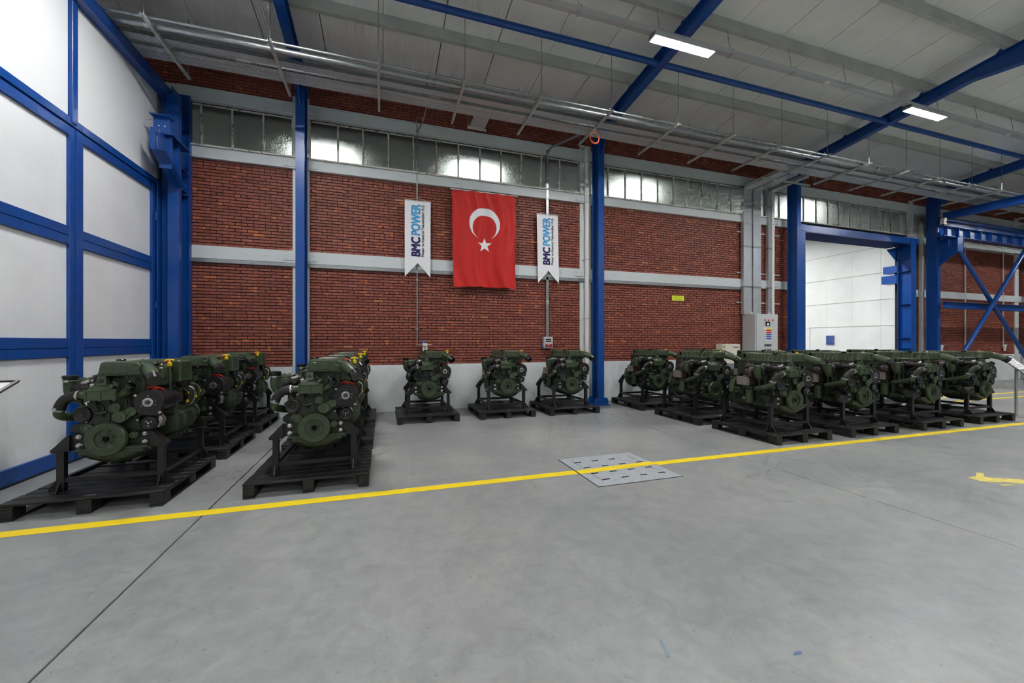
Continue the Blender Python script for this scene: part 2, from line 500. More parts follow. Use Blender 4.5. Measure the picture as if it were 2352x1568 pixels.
TONES = [(146, 78, 63), (152, 83, 66), (140, 74, 61), (157, 87, 69), (137, 72, 59), (148, 83, 67)]
ODD = [(190, 106, 62), (172, 92, 58), (178, 122, 88)]
def tone():
    return random.choice(ODD) if random.random() < 0.012 else random.choice(TONES)
bricks = []
def course_field(x0, x1, z0, z1):
    nz = int(round((z1 - z0) / 0.06)); dz = (z1 - z0) / nz
    for r in range(nz):
        z = z0 + r * dz
        hdr = (r % 9 == 7)
        L = 0.1 if hdr else 0.2
        xx = x0 - random.random() * 0.03 - (0.1 if r % 2 else 0)
        while xx < x1:
            a, b = max(xx, x0), min(xx + L, x1)
            if b - a > 0.03:
                bricks.append((a + 0.005, b - 0.005, z + 0.007, z + dz - 0.007))
            xx += L + (random.random() - 0.5) * 0.006
course_field(XL + 0.1, G0, 1.003, 3.04)
course_field(XL + 0.1, G0, 3.29, 4.91)
course_field(G1, 25.0, 1.003, 3.04)
course_field(G1, 25.0, 3.29, 4.91)
course_field(-7.5, 25.0, 6.20, 6.74)
# the 300 that show largest and unobstructed become parts of their own
def vis(b):
    return b[1] < -1.75 and 1.55 < b[2] < 4.8 and b[0] > -3.55 and b[1] - b[0] > 0.15
near = sorted([b for b in bricks if vis(b)], key=lambda b: b[0] * 0.3 + abs(b[2] - 3.0) * 0.05)[:300]
nearset = set(near)
def brick_faces(a, b, z0, z1, jit):
    y0 = YW + jit
    c = 0.0025
    vs = [(a, y0 + c, z0), (b, y0 + c, z0), (b, y0 + c, z1), (a, y0 + c, z1),
          (a + c, y0, z0 + c), (b - c, y0, z0 + c), (b - c, y0, z1 - c), (a + c, y0, z1 - c),
          (a, YW + 0.02, z0), (b, YW + 0.02, z0), (b, YW + 0.02, z1), (a, YW + 0.02, z1)]
    fs = [(4, 5, 6, 7), (0, 1, 5, 4), (1, 2, 6, 5), (2, 3, 7, 6), (3, 0, 4, 7), (8, 9, 1, 0), (9, 10, 2, 1), (10, 11, 3, 2), (11, 8, 0, 3)]
    return vs, fs
def tone_attr(me, cols):
    at = me.color_attributes.new('tone', 'FLOAT_COLOR', 'POINT')
    flat = []
    for c in cols: flat += [*lin(c), 1.0]
    at.data.foreach_set('color', flat)
bm_ = MB(); cols = []
for b in bricks:
    if b in nearset: continue
    vs, fs = brick_faces(*b, (random.random() - 0.5) * 0.004)
    bm_.add(vs, fs); cols += [tone()] * 12
rest = bm_.build('brickwork', M_BRICK, wall, smooth=False, recalc=False)
tone_attr(rest.data, cols); tag(rest, kind='stuff')
variants = []
for c in TONES * 6 + ODD[:1]:
    vs, fs = brick_faces(-0.095, 0.095, -0.023, 0.023, 0)
    me = MB().add([(p[0], p[1] - YW, p[2]) for p in vs], fs).mesh('brick', M_BRICK, smooth=False)
    tone_attr(me, [c] * 12); variants.append(me)
for b in near:
    o = link_mesh('brick', random.choice(variants), wall, ((b[0] + b[1]) / 2, YW + (random.random() - 0.5) * 0.004, (b[2] + b[3]) / 2))
    o.scale = ((b[1] - b[0]) / 0.19, 1, (b[3] - b[2]) / 0.046)
# bolted wall-return strip at the corner
MB().box(XL + 0.06, XL + 0.12, YW - 0.01, YW + 0.02, 1.0, 6.2).build('corner_strip', M_MORTAR, wall)

# ---- white steel beams and posts of the old frame
def trim(n, parts):
    t = struct_root('trim_%d' % n)
    for nm, mb, m in parts: mb.build(nm, m, t)
    return t
gate_gap = [(XL + 0.1, G0), (G1, 25.0)]
head = MB(); sill = MB(); mid = MB(); alu = MB(); ledge = MB()
head.box(XE, 25, YW - 0.05, YW + 0.06, 5.955, 6.205, 0.006)
head.box(XL + 0.1, 25, YW - 0.075, YW - 0.05, 6.185, 6.205); head.box(XL + 0.1, 25, YW - 0.075, YW - 0.05, 5.955, 5.97)
for a, b in gate_gap:
    sill.box(a, b, YW - 0.05, YW + 0.06, 4.905, 5.12, 0.006)
    sill.box(a, b, YW - 0.075, YW - 0.05, 4.905, 4.92)
    mid.box(a, b, YW - 0.05, YW + 0.03, 3.045, 3.288, 0.006)
ledge.box(XL + 0.1, 25, YW - 0.085, YW + 0.08, 5.12, 5.15, 0.004)
alu.box(XL + 0.1, 9.7, YW - 0.065, YW + 0.0, 2.972, 3.043, 0.004)
trim(1, [('head_beam', head, M_BEAM)])
trim(2, [('sill_beam', sill, M_BEAM), ('sill_ledge', ledge, M_SASH)])
trim(3, [('mid_beam', mid, M_BEAM), ('cable_duct', alu, M_GALV)])
n = 4
for (a, b) in ((-1.70, -1.40), (4.615, 4.92), (10.72, 11.0), (17.24, 17.44), (23.7, 23.95)):
    mb = MB().box(a, b, YW - 0.03, YW + 0.06, 0, 6.35, 0.004)
    pls = MB()
    for z in (3.165, 5.01, 6.08):
        pls.box(a - 0.16, b + 0.16, YW - 0.062, YW - 0.046, z - 0.07, z + 0.07, 0.003)
        for sx in (a - 0.1, b + 0.1):
            for dz in (-0.035, 0.035): pls.cyl((sx, YW - 0.062, z + dz), (sx, YW - 0.076, z + dz), 0.014, n=8)
    trim(n, [('post', mb, M_BEAM), ('splice_plates', pls, M_BEAM)]); n += 1

# ---- ribbon windows
BARS = [[-3.57, -3.24, -2.74, -2.22, -1.71],
        [-1.40, -0.88, -0.4, 0.11, 0.63, 1.12, 1.61, 2.11, 2.61, 3.11, 3.62, 4.1, 4.62],
        [4.93, 5.45, 5.96, 6.45, 6.96, 7.46, 7.95, 8.44, 8.96, 9.46, 9.94, 10.42, 10.72],
        [11.0, 11.3, 11.8, 12.31, 12.85, 13.37, 13.86, 14.37, 14.86, 15.37, 15.87, 16.38, 16.88, 17.24],
        [17.44, 18.0, 18.5, 19.0, 19.5, 20.0, 20.5, 21.0, 21.5, 22.0, 22.5, 23.0, 23.7]]
for n, bars in enumerate(BARS, 1):
    w = struct_root('window_%d' % n)
    y0, y1 = 8.885, 8.925
    fr = MB(); fr.box(bars[0], bars[-1], y0, y1, 5.15, 5.185, 0.004); fr.box(bars[0], bars[-1], y0, y1, 5.925, 5.958, 0.004)
    fr.build('window_frame', M_SASH, w)
    for i, bx in enumerate(bars):
        MB().box(bx - 0.016, bx + 0.016, y0 - 0.006, y1, 5.16, 5.95, 0.004).build('glazing_bar', M_SASH, w)
        if i:
            a, b = bars[i - 1], bx
            MB().box(a + 0.014, b - 0.014, 8.903, 8.908, 5.18, 5.93).build('pane', M_GLASS, w, smooth=False)

# ---- left wall and the big framed door
wl = struct_root('wall_left')
MB().box(XL - 0.2, XL - 0.06, YB, 8.86, 0, 5.74).build('wall_core', M_WHITE, wl)
MB().box(XL - 0.07, XL - 0.012, YB, 4.55, 0, 4.15).build('wall_panel', M_WHITE, wl)
for a, b in ((4.4, 6.33), (6.43, 8.36)):
    MB().box(XL - 0.07, XL - 0.008, a, b, 4.24, 5.80, 0.004).build('upper_panel', M_WHITE, wl)
MB().box(XL - 0.07, XL - 0.008, YB, 4.36, 4.15, 5.74, 0.004).build('upper_panel', M_WHITE, wl)
MB().box(XL - 0.06, XL + 0.035, 6.335, 6.425, 4.2, 5.78, 0.004).build('mullion', M_BLUE, wl)
MB().box(XL - 0.06, XL + 0.02, 4.4, 8.6, 4.165, 4.262, 0.004).build('lintel', M_BLUE, wl)
MB().box(XL - 0.05, XL + 0.015, 8.285, 8.62, 0, 4.2, 0.004).build('door_jamb', M_BLUE, wl)
MB().box(XL - 0.05, XL + 0.03, 8.285, 8.31, 0, 4.2, 0.003).build('jamb_edge', M_BLUE, wl)
d1 = struct_root('door_1')
def leaf(y0, y1):
    xa, xb = XL - 0.05, XL + 0.006
    st = 0.125
    for (a, b) in ((y0 + 0.004, y0 + st), (y1 - st + 0.02, y1 - 0.004)):
        MB().box(xa, xb, a, b, 0.02, 4.155, 0.004).build('stile', M_BLUE, d1)
    Z = [(0.02, 0.185), (1.31, 1.415), (1.42, 1.54), (2.69, 2.80), (2.805, 2.918), (4.035, 4.155)]
    for z0, z1 in Z:
        MB().box(xa, xb - 0.002, y0 + st, y1 - st + 0.02, z0, z1, 0.004).build('rail', M_BLUE, d1)
    for z0, z1 in ((0.185, 1.31), (1.54, 2.69), (2.918, 4.035)):
        p = MB().box(XL - 0.06, XL - 0.028, y0 + st, y1 - st + 0.02, z0, z1).build('infill_panel', M_RIBW, d1, smooth=False)
leaf(4.6, 6.44); leaf(6.44 + 0.005, 8.28)
MB().box(XL - 0.02, XL + 0.02, 6.43, 6.452, 0.02, 4.15, 0.004).build('meeting_strip', M_BLUE, d1)
for z in (0.6, 2.05, 3.55):
    MB().box(XL, XL + 0.03, 8.255, 8.30, z, z + 0.13, 0.006).build('hinge', M_BLUE, d1)
MB().box(XL - 0.03, XL + 0.01, 4.6, 8.3, 0.0, 0.02).build('floor_seal', M_RUB, d1)
# end walls the lens does not see
we = struct_root('wall_far_left'); MB().box(XE - 0.2, XE, YB, 9.2, 0, 8).build('wall_core', mat('plain wall', (120, 122, 122), 0.7), we)
wr = struct_root('wall_right'); MB().box(XR, XR + 0.2, YB, 9.2, 0, 8).build('wall_core', mat('plain wall', (120, 122, 122), 0.7), wr)
wf = struct_root('wall_front'); MB().box(XE - 0.2, XR + 0.2, YB - 0.2, YB, 0, 8).build('wall_core', mat('plain wall', (120, 122, 122), 0.7), wf)

# ---- annex behind the gate and windows
XA = 18.2
wa = struct_root('wall_annex_right')
MB().box(XA + 0.05, XA + 0.2, 9.15, 24, 0, 7.4).build('wall_core', M_WHITE, wa)
zl = [0.0, 1.09, 2.12, 3.117, 4.142, 5.148, 6.2, 7.2]
for i in range(len(zl) - 1):
    for j in range(14):
        y = 9.2 + j * 0.99
        MB().box(XA, XA + 0.05, y + 0.002, y + 0.988, zl[i] + 0.002, zl[i + 1] - 0.014, 0.002).build('wall_panel', M_RIBX, wa, smooth=False)
for z in zl[2:6]:
    MB().box(XA - 0.012, XA + 0.03, 9.2, 23.4, z - 0.016, z + 0.004).build('joint_strip', mat('beige joint strip', (196, 192, 176), 0.5), wa)
for nm, bx in (('wall_annex_left', (-8.2, -8, 9.15, 24, 0, 7.4)), ('wall_annex_back', (-8.2, 30.6, 24, 24.2, 0, 7.4)), ('ceiling_annex', (-8.2, 30.6, 9.1, 24.2, 7.25, 7.45)), ('wall_annex_far', (30.6, 30.8, 9.15, 24, 0, 7.4))):
    o = struct_root(nm); MB().box(*bx).build('wall_core', mat('annex off-white', (224, 226, 222), 0.7), o)
d2 = struct_root('door_2')
MB().box(XA - 0.03, XA + 0.01, 12.86, 12.92, 0, 2.11).build('door_frame', M_WHITE, d2)
MB().box(XA - 0.03, XA + 0.01, 12.92, 13.9, 2.05, 2.11).build('door_frame', M_WHITE, d2)
MB().box(XA - 0.015, XA + 0.01, 12.93, 13.9, 0, 2.04).build('door_leaf', M_WHITE, d2)
v = thing('louvre_vent', 'small blue louvred vent on the white annex wall beyond the gate', 'vent', (XA - 0.02, 12.0, 1.37))
fr = MB(); fr.box(-0.02, 0.02, -0.15, 0.15, 0, 0.02).box(-0.02, 0.02, -0.15, 0.15, 0.36, 0.38).box(-0.02, 0.02, -0.15, -0.13, 0, 0.38).box(-0.02, 0.02, 0.13, 0.15, 0, 0.38)
fr.build('vent_frame', M_BLUEP, v)
for k in range(7):
    MB().box(-0.015, 0.015, -0.13, 0.13, 0.03 + k * 0.047, 0.06 + k * 0.047).build('slat', M_BLUEP, v)

def luminaire(x, y, z, label, m, group, rod=None):
    t = thing('luminaire', label, 'ceiling light', (x, y, z), group)
    MB().box(-0.6, 0.6, -0.085, 0.085, 0.03, 0.075, 0.01).build('housing', M_GREYBOX, t)
    MB().add([(-0.585, -0.078, 0.014), (0.585, -0.078, 0.014), (0.585, 0.078, 0.014), (-0.585, 0.078, 0.014)], [(0, 3, 2, 1)]).build('diffuser', m, t, smooth=False, recalc=False)
    for s in (-1, 1):
        MB().box(-0.588, 0.588, s * 0.078, s * 0.085, -0.006, 0.04).build('skirt', M_GREYBOX, t)
    for s in (-1, 1):
        MB().box(s * 0.6, s * 0.588, -0.085, 0.085, -0.006, 0.075, 0.003).build('end_cap', M_GREYBOX, t)
    if rod:
        for s in (-0.5, 0.5): MB().cyl((s, 0, 0.07), (s, 0, rod), 0.004, n=6).build('hanger_rod', M_GALV, t)
    return t
# annex luminaires, seen as glows through the hammered glass
for i, (x, y, z) in enumerate(((-1.30, 10.1, 5.80), (2.3, 10.1, 5.88), (7.1, 10.1, 6.0), (13.7, 10.1, 6.12), (15.2, 14.5, 6.3), (9.0, 14.5, 6.3), (15.2, 19.5, 6.3))):
    lb = ('annex luminaire glowing behind the %s window bay' % ('second', 'second', 'third', 'fourth')[i] + ( ' beside the first column' if i == 0 else ' above the flag' if i == 1 else '')) if i < 4 else ('annex ceiling luminaire beyond the gate, %s' % ('nearest the white wall', 'far from the white wall', 'deepest in the annex')[i - 4])
    luminaire(x, y, z, lb, M_LAMP2, 'annex luminaires', 7.25 - z)

# ---- gate frame
gt = thing('gate_frame', 'blue steel portal frame around the open gateway to the white annex', 'gate', (14.3, 8.6, 0))
O = (14.3, 8.6, 0)
lj = MB(); lj.box(11.56, 11.85, 8.50, 8.515, 0, 4.95).box(11.62, 11.64, 8.515, 9.2, 0, 4.95).box(11.56, 11.85, 9.18, 9.2, 0, 4.95)
lj.build('jamb', M_BLUE, gt, O, smooth=False)
rj = MB(); rj.box(16.70, 16.96, 8.50, 8.515, 0, 4.95).box(16.82, 16.84, 8.515, 8.86, 0, 4.95).box(16.70, 16.96, 8.86, 8.875, 0, 4.95)
rj.build('jamb', M_BLUE, gt, O, smooth=False)
for z in (0.55, 1.27, 1.62, 2.75, 3.85, 4.3):
    MB().box(16.70, 16.82, 8.515, 8.86, z, z + 0.012).build('stiffener', M_BLUE, gt, O)
hd = MB(); hd.box(11.62, 17.1, 8.52, 8.535, 4.74, 4.95).box(11.62, 17.1, 8.535, 8.78, 4.935, 4.95).box(11.62, 17.1, 8.50, 8.56, 4.74, 4.755)
MB().box(11.85, 16.7, 8.56, 9.2, 4.735, 4.752).build('soffit_plate', M_BLUESHADE, gt, O, smooth=False)  # header underside, painted darker in place of its shade
hd.build('header_beam', M_BLUE, gt, O, smooth=False)
for xx in (11.62, 16.95):
    MB().box(xx, xx + 0.13, 8.488, 8.502, 4.77, 4.93, 0.003).build('bolt_plate', M_BLUE, gt, O)
br = MB(); br.box(16.72, 17.1, 8.9, 9.3, 3.85, 4.1, 0.004).box(16.72, 17.15, 8.9, 9.35, 3.5, 3.78, 0.004).prism([(16.2, 4.6), (16.82, 4.74), (16.82, 4.15)], 'y', 8.9, 8.915)
br.build('corbel', M_BLUE, gt, O, smooth=False)

# ---- steel columns
def column(x, label, tall=True, corbel=False):
    t = thing('steel_column', label, 'column', (x, 8.45, 0), 'blue steel columns along the brick wall')
    hw = 0.076
    zt = zb(8.62) - 0.003
    MB().box(-hw, hw, -0.15, -0.136, 0.02, zt).box(-hw, hw, 0.136, 0.15, 0.02, zt).box(-0.006, 0.006, -0.136, 0.136, 0.02, zt).build('column_shaft', M_BLUE, t, smooth=False)
    MB().box(-0.2, 0.2, -0.27, 0.27, 0, 0.022, 0.003).build('base_plate', M_BLUE, t)
    for s in (-1, 1):
        poly = [(s * hw, 0.022), (s * 0.19, 0.022), (s * 0.19, 0.12), (s * 0.15, 0.17), (s * hw, 0.17)]
        for y in (-0.15, 0.136):
            MB().prism(poly, 'y', y, y + 0.014).build('gusset', M_BLUE, t, smooth=False)
        for y in (-0.21, 0.21):
            MB().cyl((s * 0.14, y, 0.02), (s * 0.14, y, 0.06), 0.014, n=8).build('anchor_bolt', M_BLUE, t)
    for z in (0.98, 5.75):
        MB().box(-hw - 0.002, hw + 0.002, -0.152, -0.15, z, z + 0.006).build('weld_seam', M_BLUE, t)
    # knee at the head, and the haunch plate
    MB().prism([(-0.152, zt - 0.42), (-0.55, zb(7.9) - 0.003), (-0.152, zb(8.3) - 0.003)], 'x', -0.007, 0.007).build('knee_plate', M_BLUE, t, smooth=False)
    MB().box(-0.10, 0.10, -0.17, 0.16, zt - 0.03, zt - 0.012).build('cap_plate', M_BLUE, t)
    return t
column(COLX[0], 'blue steel column left of the banners, beside the second stack of windows')
column(COLX[1], 'blue steel column with bolted base plate right of the flag and white downpipe')
column(COLX[2], 'blue steel column at the left edge of the gateway, beside the grey electrical cabinet')
c4 = column(COLX[3], 'blue steel column right of the gateway, carrying the crane girder')
column(COLX[4], 'blue steel column at the far right end of the braced bay')

# corner column with the crane corbel
cc = thing('corner_column', 'blue steel corner column with ribbed crane corbel, between framed door and brick wall', 'column', (-3.47, 8.6, 0))
O = (-3.47, 8.6, 0)
MB().box(-3.64, -3.36, 8.42, 8.435, 0, 5.75).box(-3.64, -3.36, 8.76, 8.775, 0, 6.0).box(-3.51, -3.495, 8.435, 8.76, 0, 5.95).box(-3.37, -3.355, 8.70, 8.83, 0, 5.95).build('column_shaft', M_BLUE, cc, O, smooth=False)
MB().box(-3.52, -3.36, 8.32, 8.42, 0, 5.75, 0.004).build('flange', M_BLUE, cc, O)
for z in (4.18, 4.55):
    MB().box(-3.495, -3.37, 8.435, 8.72, z, z + 0.012).build('stiffener', M_BLUE, cc, O)
cb = MB()
cb.prism([(8.32, 4.15), (8.32, 4.82), (7.62, 4.82), (7.62, 4.5)], 'x', -3.35, -3.335)
cb.build('corbel_web', M_BLUE, cc, O, smooth=False)
a = MB(); a.rings([[(-3.44, 8.32, 4.15), (-3.25, 8.32, 4.15), (-3.25, 8.32, 4.165), (-3.44, 8.32, 4.165)], [(-3.44, 7.62, 4.5), (-3.25, 7.62, 4.5), (-3.25, 7.62, 4.515), (-3.44, 7.62, 4.515)]]).build('corbel_flange', M_BLUE, cc, O, smooth=False)
MB().box(-3.44, -3.36, 7.6, 7.615, 4.49, 4.83).build('corbel_end', M_BLUE, cc, O, smooth=False)
MB().box(-3.46, -3.22, 7.78, 8.42, 4.82, 4.835).build('corbel_seat', M_BLUE, cc, O, smooth=False)
for y in (7.85, 8.1):
    MB().box(-3.43, -3.26, y, y + 0.012, 4.3, 4.82).build('corbel_rib', M_BLUE, cc, O, smooth=False)
MB().box(-3.49, -3.27, 7.82, 7.835, 4.835, 5.10).build('stop_plate', M_BLUE, cc, O, smooth=False)
MB().box(-3.51, -3.25, 7.74, 7.92, 5.10, 5.115).build('stop_flange', M_BLUE, cc, O, smooth=False)
for x in (-3.42, -3.34):
    MB().cyl((x, 7.821, 4.96), (x, 7.814, 4.96), 0.01, n=12).build('hole', M_WHITE, cc, O)

# beam along the left wall under the roof
t = thing('end_wall_beam', 'deep blue beam running along the top of the white left wall', 'beam', (XL + 0.1, 3, 5.74))
MB().box(XL - 0.2, XL + 0.125, YB + 0.1, 8.78, 5.74, 5.925, 0.004).build('beam_section', M_BLUE, t, (XL + 0.1, 3, 5.74), smooth=False)

# ---- rafters with haunches
YH = 4.79
def rafter(x, label):
    t = thing('rafter', label, 'roof beam', (x, 8.3, zb(8.3)), 'blue roof rafters')
    O = (x, 8.3, zb(8.3)); hw = 0.076
    ys = [8.62, YH, 1.6, -2.0]
    def bot(y): return zb(y) if y >= YH else zb(YH) - 0.13 * (YH - y)
    def strip(a0, a1, f0, f1):
        return MB().rings([[(x + a0, y, f0(y)), (x + a1, y, f0(y)), (x + a1, y, f1(y)), (x + a0, y, f1(y))] for y in ys])
    strip(-hw, hw, bot, lambda y: bot(y) + 0.012).build('flange', M_BLUE, t, O, smooth=False)
    strip(-0.005, 0.005, lambda y: bot(y) + 0.012, lambda y: zb(y) + RD - 0.012).build('web', M_BLUE, t, O, smooth=False)
    strip(-hw, hw, lambda y: zb(y) + RD - 0.012, lambda y: zb(y) + RD).build('flange', M_BLUE, t, O, smooth=False)
    for y in PUR:
        z = zb(y) + RD
        MB().prism([(y - 0.02, z), (y + 0.14, z), (y - 0.02, z + 0.17)], 'x', x - 0.06, x - 0.05).build('purlin_cleat', M_BLUE, t, O, smooth=False)
    for y in (7.6, 6.2):
        MB().box(x - hw + 0.01, x - 0.006, y, y + 0.012, zb(y) + 0.012, zb(y) + RD - 0.012).build('web_stiffener', M_BLUE, t, O, smooth=False)
    return t
PUR = (8.42, 7.0, 5.47, 4.30, 2.9, 1.5, 0.1)
for x, w in zip(COLX, ('over the first window column, at the picture top left', 'rising from the column right of the flag', 'rising from the gateway column', 'rising from the crane girder column', 'at the far right end')):
    rafter(x, 'sloping blue roof rafter ' + w)
for i, y in enumerate(PUR):
    z = zb(y) + RD
    t = thing('purlin', 'long galvanised roof purlin, %s from the brick wall' % ('first, at the eaves', 'second, over the pipes', 'third, beside the lighting rail', 'fourth', 'fifth', 'sixth', 'seventh')[i], 'purlin', (XL, y, z), 'galvanised roof purlins')
    zz = z + 0.005; d = 0.19
    poly = [(y - 0.035, zz), (y + 0.035, zz), (y + 0.035, zz + 0.02), (y + 0.031, zz + 0.02), (y + 0.031, zz + 0.004), (y - 0.031, zz + 0.004), (y - 0.031, zz + d - 0.004), (y + 0.035, zz + d - 0.004), (y + 0.035, zz + d), (y - 0.035, zz + d)]
    mb = MB(); q = MB()
    q.box(XE + 0.1, XR - 0.1, y - 0.035, y - 0.031, zz, zz + d).box(XE + 0.1, XR - 0.1, y - 0.031, y + 0.035, zz, zz + 0.004).box(XE + 0.1, XR - 0.1, y - 0.031, y + 0.035, zz + d - 0.004, zz + d).box(XE + 0.1, XR - 0.1, y - 0.031, y - 0.027, zz + d * 0.44, zz + d * 0.56)
    q.build('purlin_section', M_GALVD, t, (XL, y, z), smooth=False)
for i, x in enumerate(range(-3, 30, 2)):
    pass
# round blue struts between the rafters
for (y, z, nm) in ((6.2, zb(6.2) + 0.06, 'middle'), (8.2, zb(8.2) + 0.12, 'eaves')):
    t = thing('roof_strut', 'long round blue strut tube, %s one, running under the roof' % nm, 'strut', (10, y, z))
    MB().cyl((XE + 0.1, y, z), (XR - 0.2, y, z), 0.055, n=16).build('tube', M_BLUE, t, (10, y, z))

# ---- light rail and luminaires
t = thing('light_rail', 'perforated galvanised lighting rail hung below the roof', 'rail', (10, 5.37, 6.42))
O = (10, 5.37, 6.42)
MB().box(XE + 0.2, XR - 0.3, 5.32, 5.42, 6.425, 6.43).box(XE + 0.2, XR - 0.3, 5.32, 5.323, 6.43, 6.49).box(XE + 0.2, XR - 0.3, 5.417, 5.42, 6.43, 6.49).build('rail_channel', M_TRAY, t, O, smooth=False)
x = -8.8
while x < 29:
    MB().cyl((x, 5.37, 6.43), (x, 5.44, zb(5.45) + RD + 0.02), 0.005, n=6).build('hanger_rod', M_GALV, t, O)
    MB().box(x - 0.02, x + 0.02, 5.31, 5.43, 6.415, 6.425).box(x - 0.02, x + 0.02, 5.31, 5.43, 6.49, 6.5).build('clamp', M_GALVD, t, O)
    x += 1.45
LX = (-7.9, -1.55, 4.69, 11.0, 17.4, 23.8)
LN = ('beyond the left partition', 'in front of the first column, above the picture', 'under the rafter right of the flag', 'under the gateway rafter', 'under the crane bay rafter', 'at the far right')
for x, w in zip(LX, LN):
    luminaire(x, 5.36, 6.345, 'linear luminaire on the lighting rail ' + w, M_LAMP, 'hall luminaires')
for r_, (y, nm) in enumerate(((-1.04, 'second'), (-7.44, 'third'), (-13.84, 'fourth'))):  # unseen rows; the farther ones added so floor bounce brightens the ceiling
    for x, w in zip(LX, ('beyond the partition', 'first', 'second', 'third', 'fourth', 'fifth')):
        luminaire(x, y, 6.345, 'unseen linear luminaire behind the camera, %s row, %s from left' % (nm, w), M_LAMP, 'hall luminaires', zc2(y) - 6.345)
for x, w in ((8.02, 'left of the gateway rafter'), (14.1, 'right of the gateway rafter')):
    t = thing('smoke_detector', 'small white round smoke detector under the lighting rail, ' + w, 'smoke detector', (x, 5.37, 6.40))
    MB().cyl((0, 0, 0.028), (0, 0, 0.0), 0.06, n=20, b=0.006).build('base', M_WPLAST, t)
    MB().cyl((0, 0, 0.002), (0, 0, -0.02), 0.042, 0.034, n=20).build('sensor', M_WPLAST, t)

# ---- cable trays, pipes and their hangers
HX = [-6.0, -4.55, -3.08, -1.58, -0.07, 1.32, 2.72, 4.16, 5.71, 7.14, 8.54, 10.0, 11.46, 12.9, 14.3, 15.75, 17.2, 18.7, 20.2, 21.7, 23.2]
HN = ['far beyond the left partition', 'just beyond the left partition', 'nearest the framed door', 'at the column left of the banners', 'just right of the column left of the banners', 'over the gap between left banner and flag', 'over the right edge of the flag', 'just left of the column beside the flag', 'just right of the column beside the flag', 'over the yellow notice', 'over the cream panel box', 'over the electrical cabinet risers', 'at the gateway column', 'over the left part of the gateway', 'over the middle of the gateway', 'over the right part of the gateway', 'just left of the crane column', 'just right of the crane column', 'over the left part of the cross bracing', 'over the right part of the cross bracing', 'farthest right']
for i, x in enumerate(HX):
    t = thing('tray_hanger', 'galvanised hanger channel under the cable trays, ' + HN[i], 'hanger', (x, 7.3, 5.9), 'tray hangers')
    O = (x, 7.3, 5.9)
    MB().box(x - 0.02, x + 0.02, 6.6, 8.0, 5.875, 5.879).box(x - 0.02, x - 0.017, 6.6, 8.0, 5.879, 5.915).box(x + 0.017, x + 0.02, 6.6, 8.0, 5.879, 5.915).build('channel', M_GALVD, t, O, smooth=False)
    MB().cyl((x, 6.66, 5.87), (x, 6.98, zb(6.98) + RD + 0.01) if False else (x, 6.66, zc(6.66)), 0.006, n=6).build('threaded_rod', M_GALV, t, O)
    MB().cyl((x, 7.96, 5.87), (x, 7.96, zc(7.96)), 0.006, n=6).build('threaded_rod', M_GALV, t, O)
    for yy, zz, rr in ((6.93, 5.968, 0.053), (6.72, 5.938, 0.026)):
        MB().lathe((x - 0.014, yy, zz), (1, 0, 0), [(rr, 0), (rr, 0.028)], 16).box(x - 0.014, x + 0.014, yy - 0.006, yy + 0.006, zz + rr - 0.004, zz + rr + 0.025).build('pipe_clamp', M_STEEL, t, O)
def tray(y0, y1, h, label):
    t = thing('cable_tray', label, 'cable tray', (10, y0, 5.915))
    O = (10, y0, 5.915)
    MB().box(XE + 0.05, 29, y0, y1, 5.917, 5.919).build('tray_floor', M_TRAY, t, O, smooth=False)
    for y in (y0, y1):
        s = 1 if y == y0 else -1
        MB().box(XE + 0.05, 29, y, y + s * 0.002, 5.917, 5.917 + h).box(XE + 0.05, 29, y, y + s * 0.012, 5.915 + h, 5.917 + h).build('side_rail', M_GALV, t, O, smooth=False)
    return t
t = tray(7.33, 7.65, 0.06, 'wide perforated galvanised cable tray running along the wall')
for x in (-2.2, 0.8, 3.8, 6.6, 9.6):
    MB().box(x, x + 0.2, 7.328, 7.33, 5.925, 5.965, 0.0).build('joint_plate', M_GALVD, t, (10, 7.33, 5.915))
tray(7.09, 7.24, 0.05, 'narrow perforated galvanised cable tray between the pipes and the wide tray')
def wire(name, label, pts, r, m, cat='cable', group=None, n=8):
    o = MB().tube(pts, r, n).build(name, m)
    return tag(o, label, cat, group)
for k, (y, m, nm) in enumerate(((7.40, M_RED, 'red'), (7.46, M_RUB, 'black'), (7.53, M_GREYBOX, 'grey'))):
    o = MB().tube([(XE + 0.1 + i * 1.1, y + 0.012 * math.sin(i * 1.7 + k), 5.932) for i in range(31)], 0.009, 6, 3).build('tray_cable', m)
    tag(o, '%s cable lying in the wide cable tray' % nm, 'cable', 'cables in the wide tray')
for (y, z, r, nm) in ((6.93, 5.968, 0.048, 'thick'), (6.72, 5.938, 0.021, 'thin')):
    t = thing('steel_pipe', '%s galvanised pipe running along the hall above the engines' % nm, 'pipe', (10, y, z))
    MB().cyl((XE + 0.05, y, z), (29, y, z), r, n=16).build('pipe_run', M_GALV, t, (10, y, z))
    for x in (-3.2, 2.2, 5.3, 8.0, 12.2, 15.0, 20.0):
        MB().cyl((x, y, z), (x + 0.07, y, z), r * 1.22, n=16, b=0.004).build('coupling', M_GALV, t, (10, y, z))
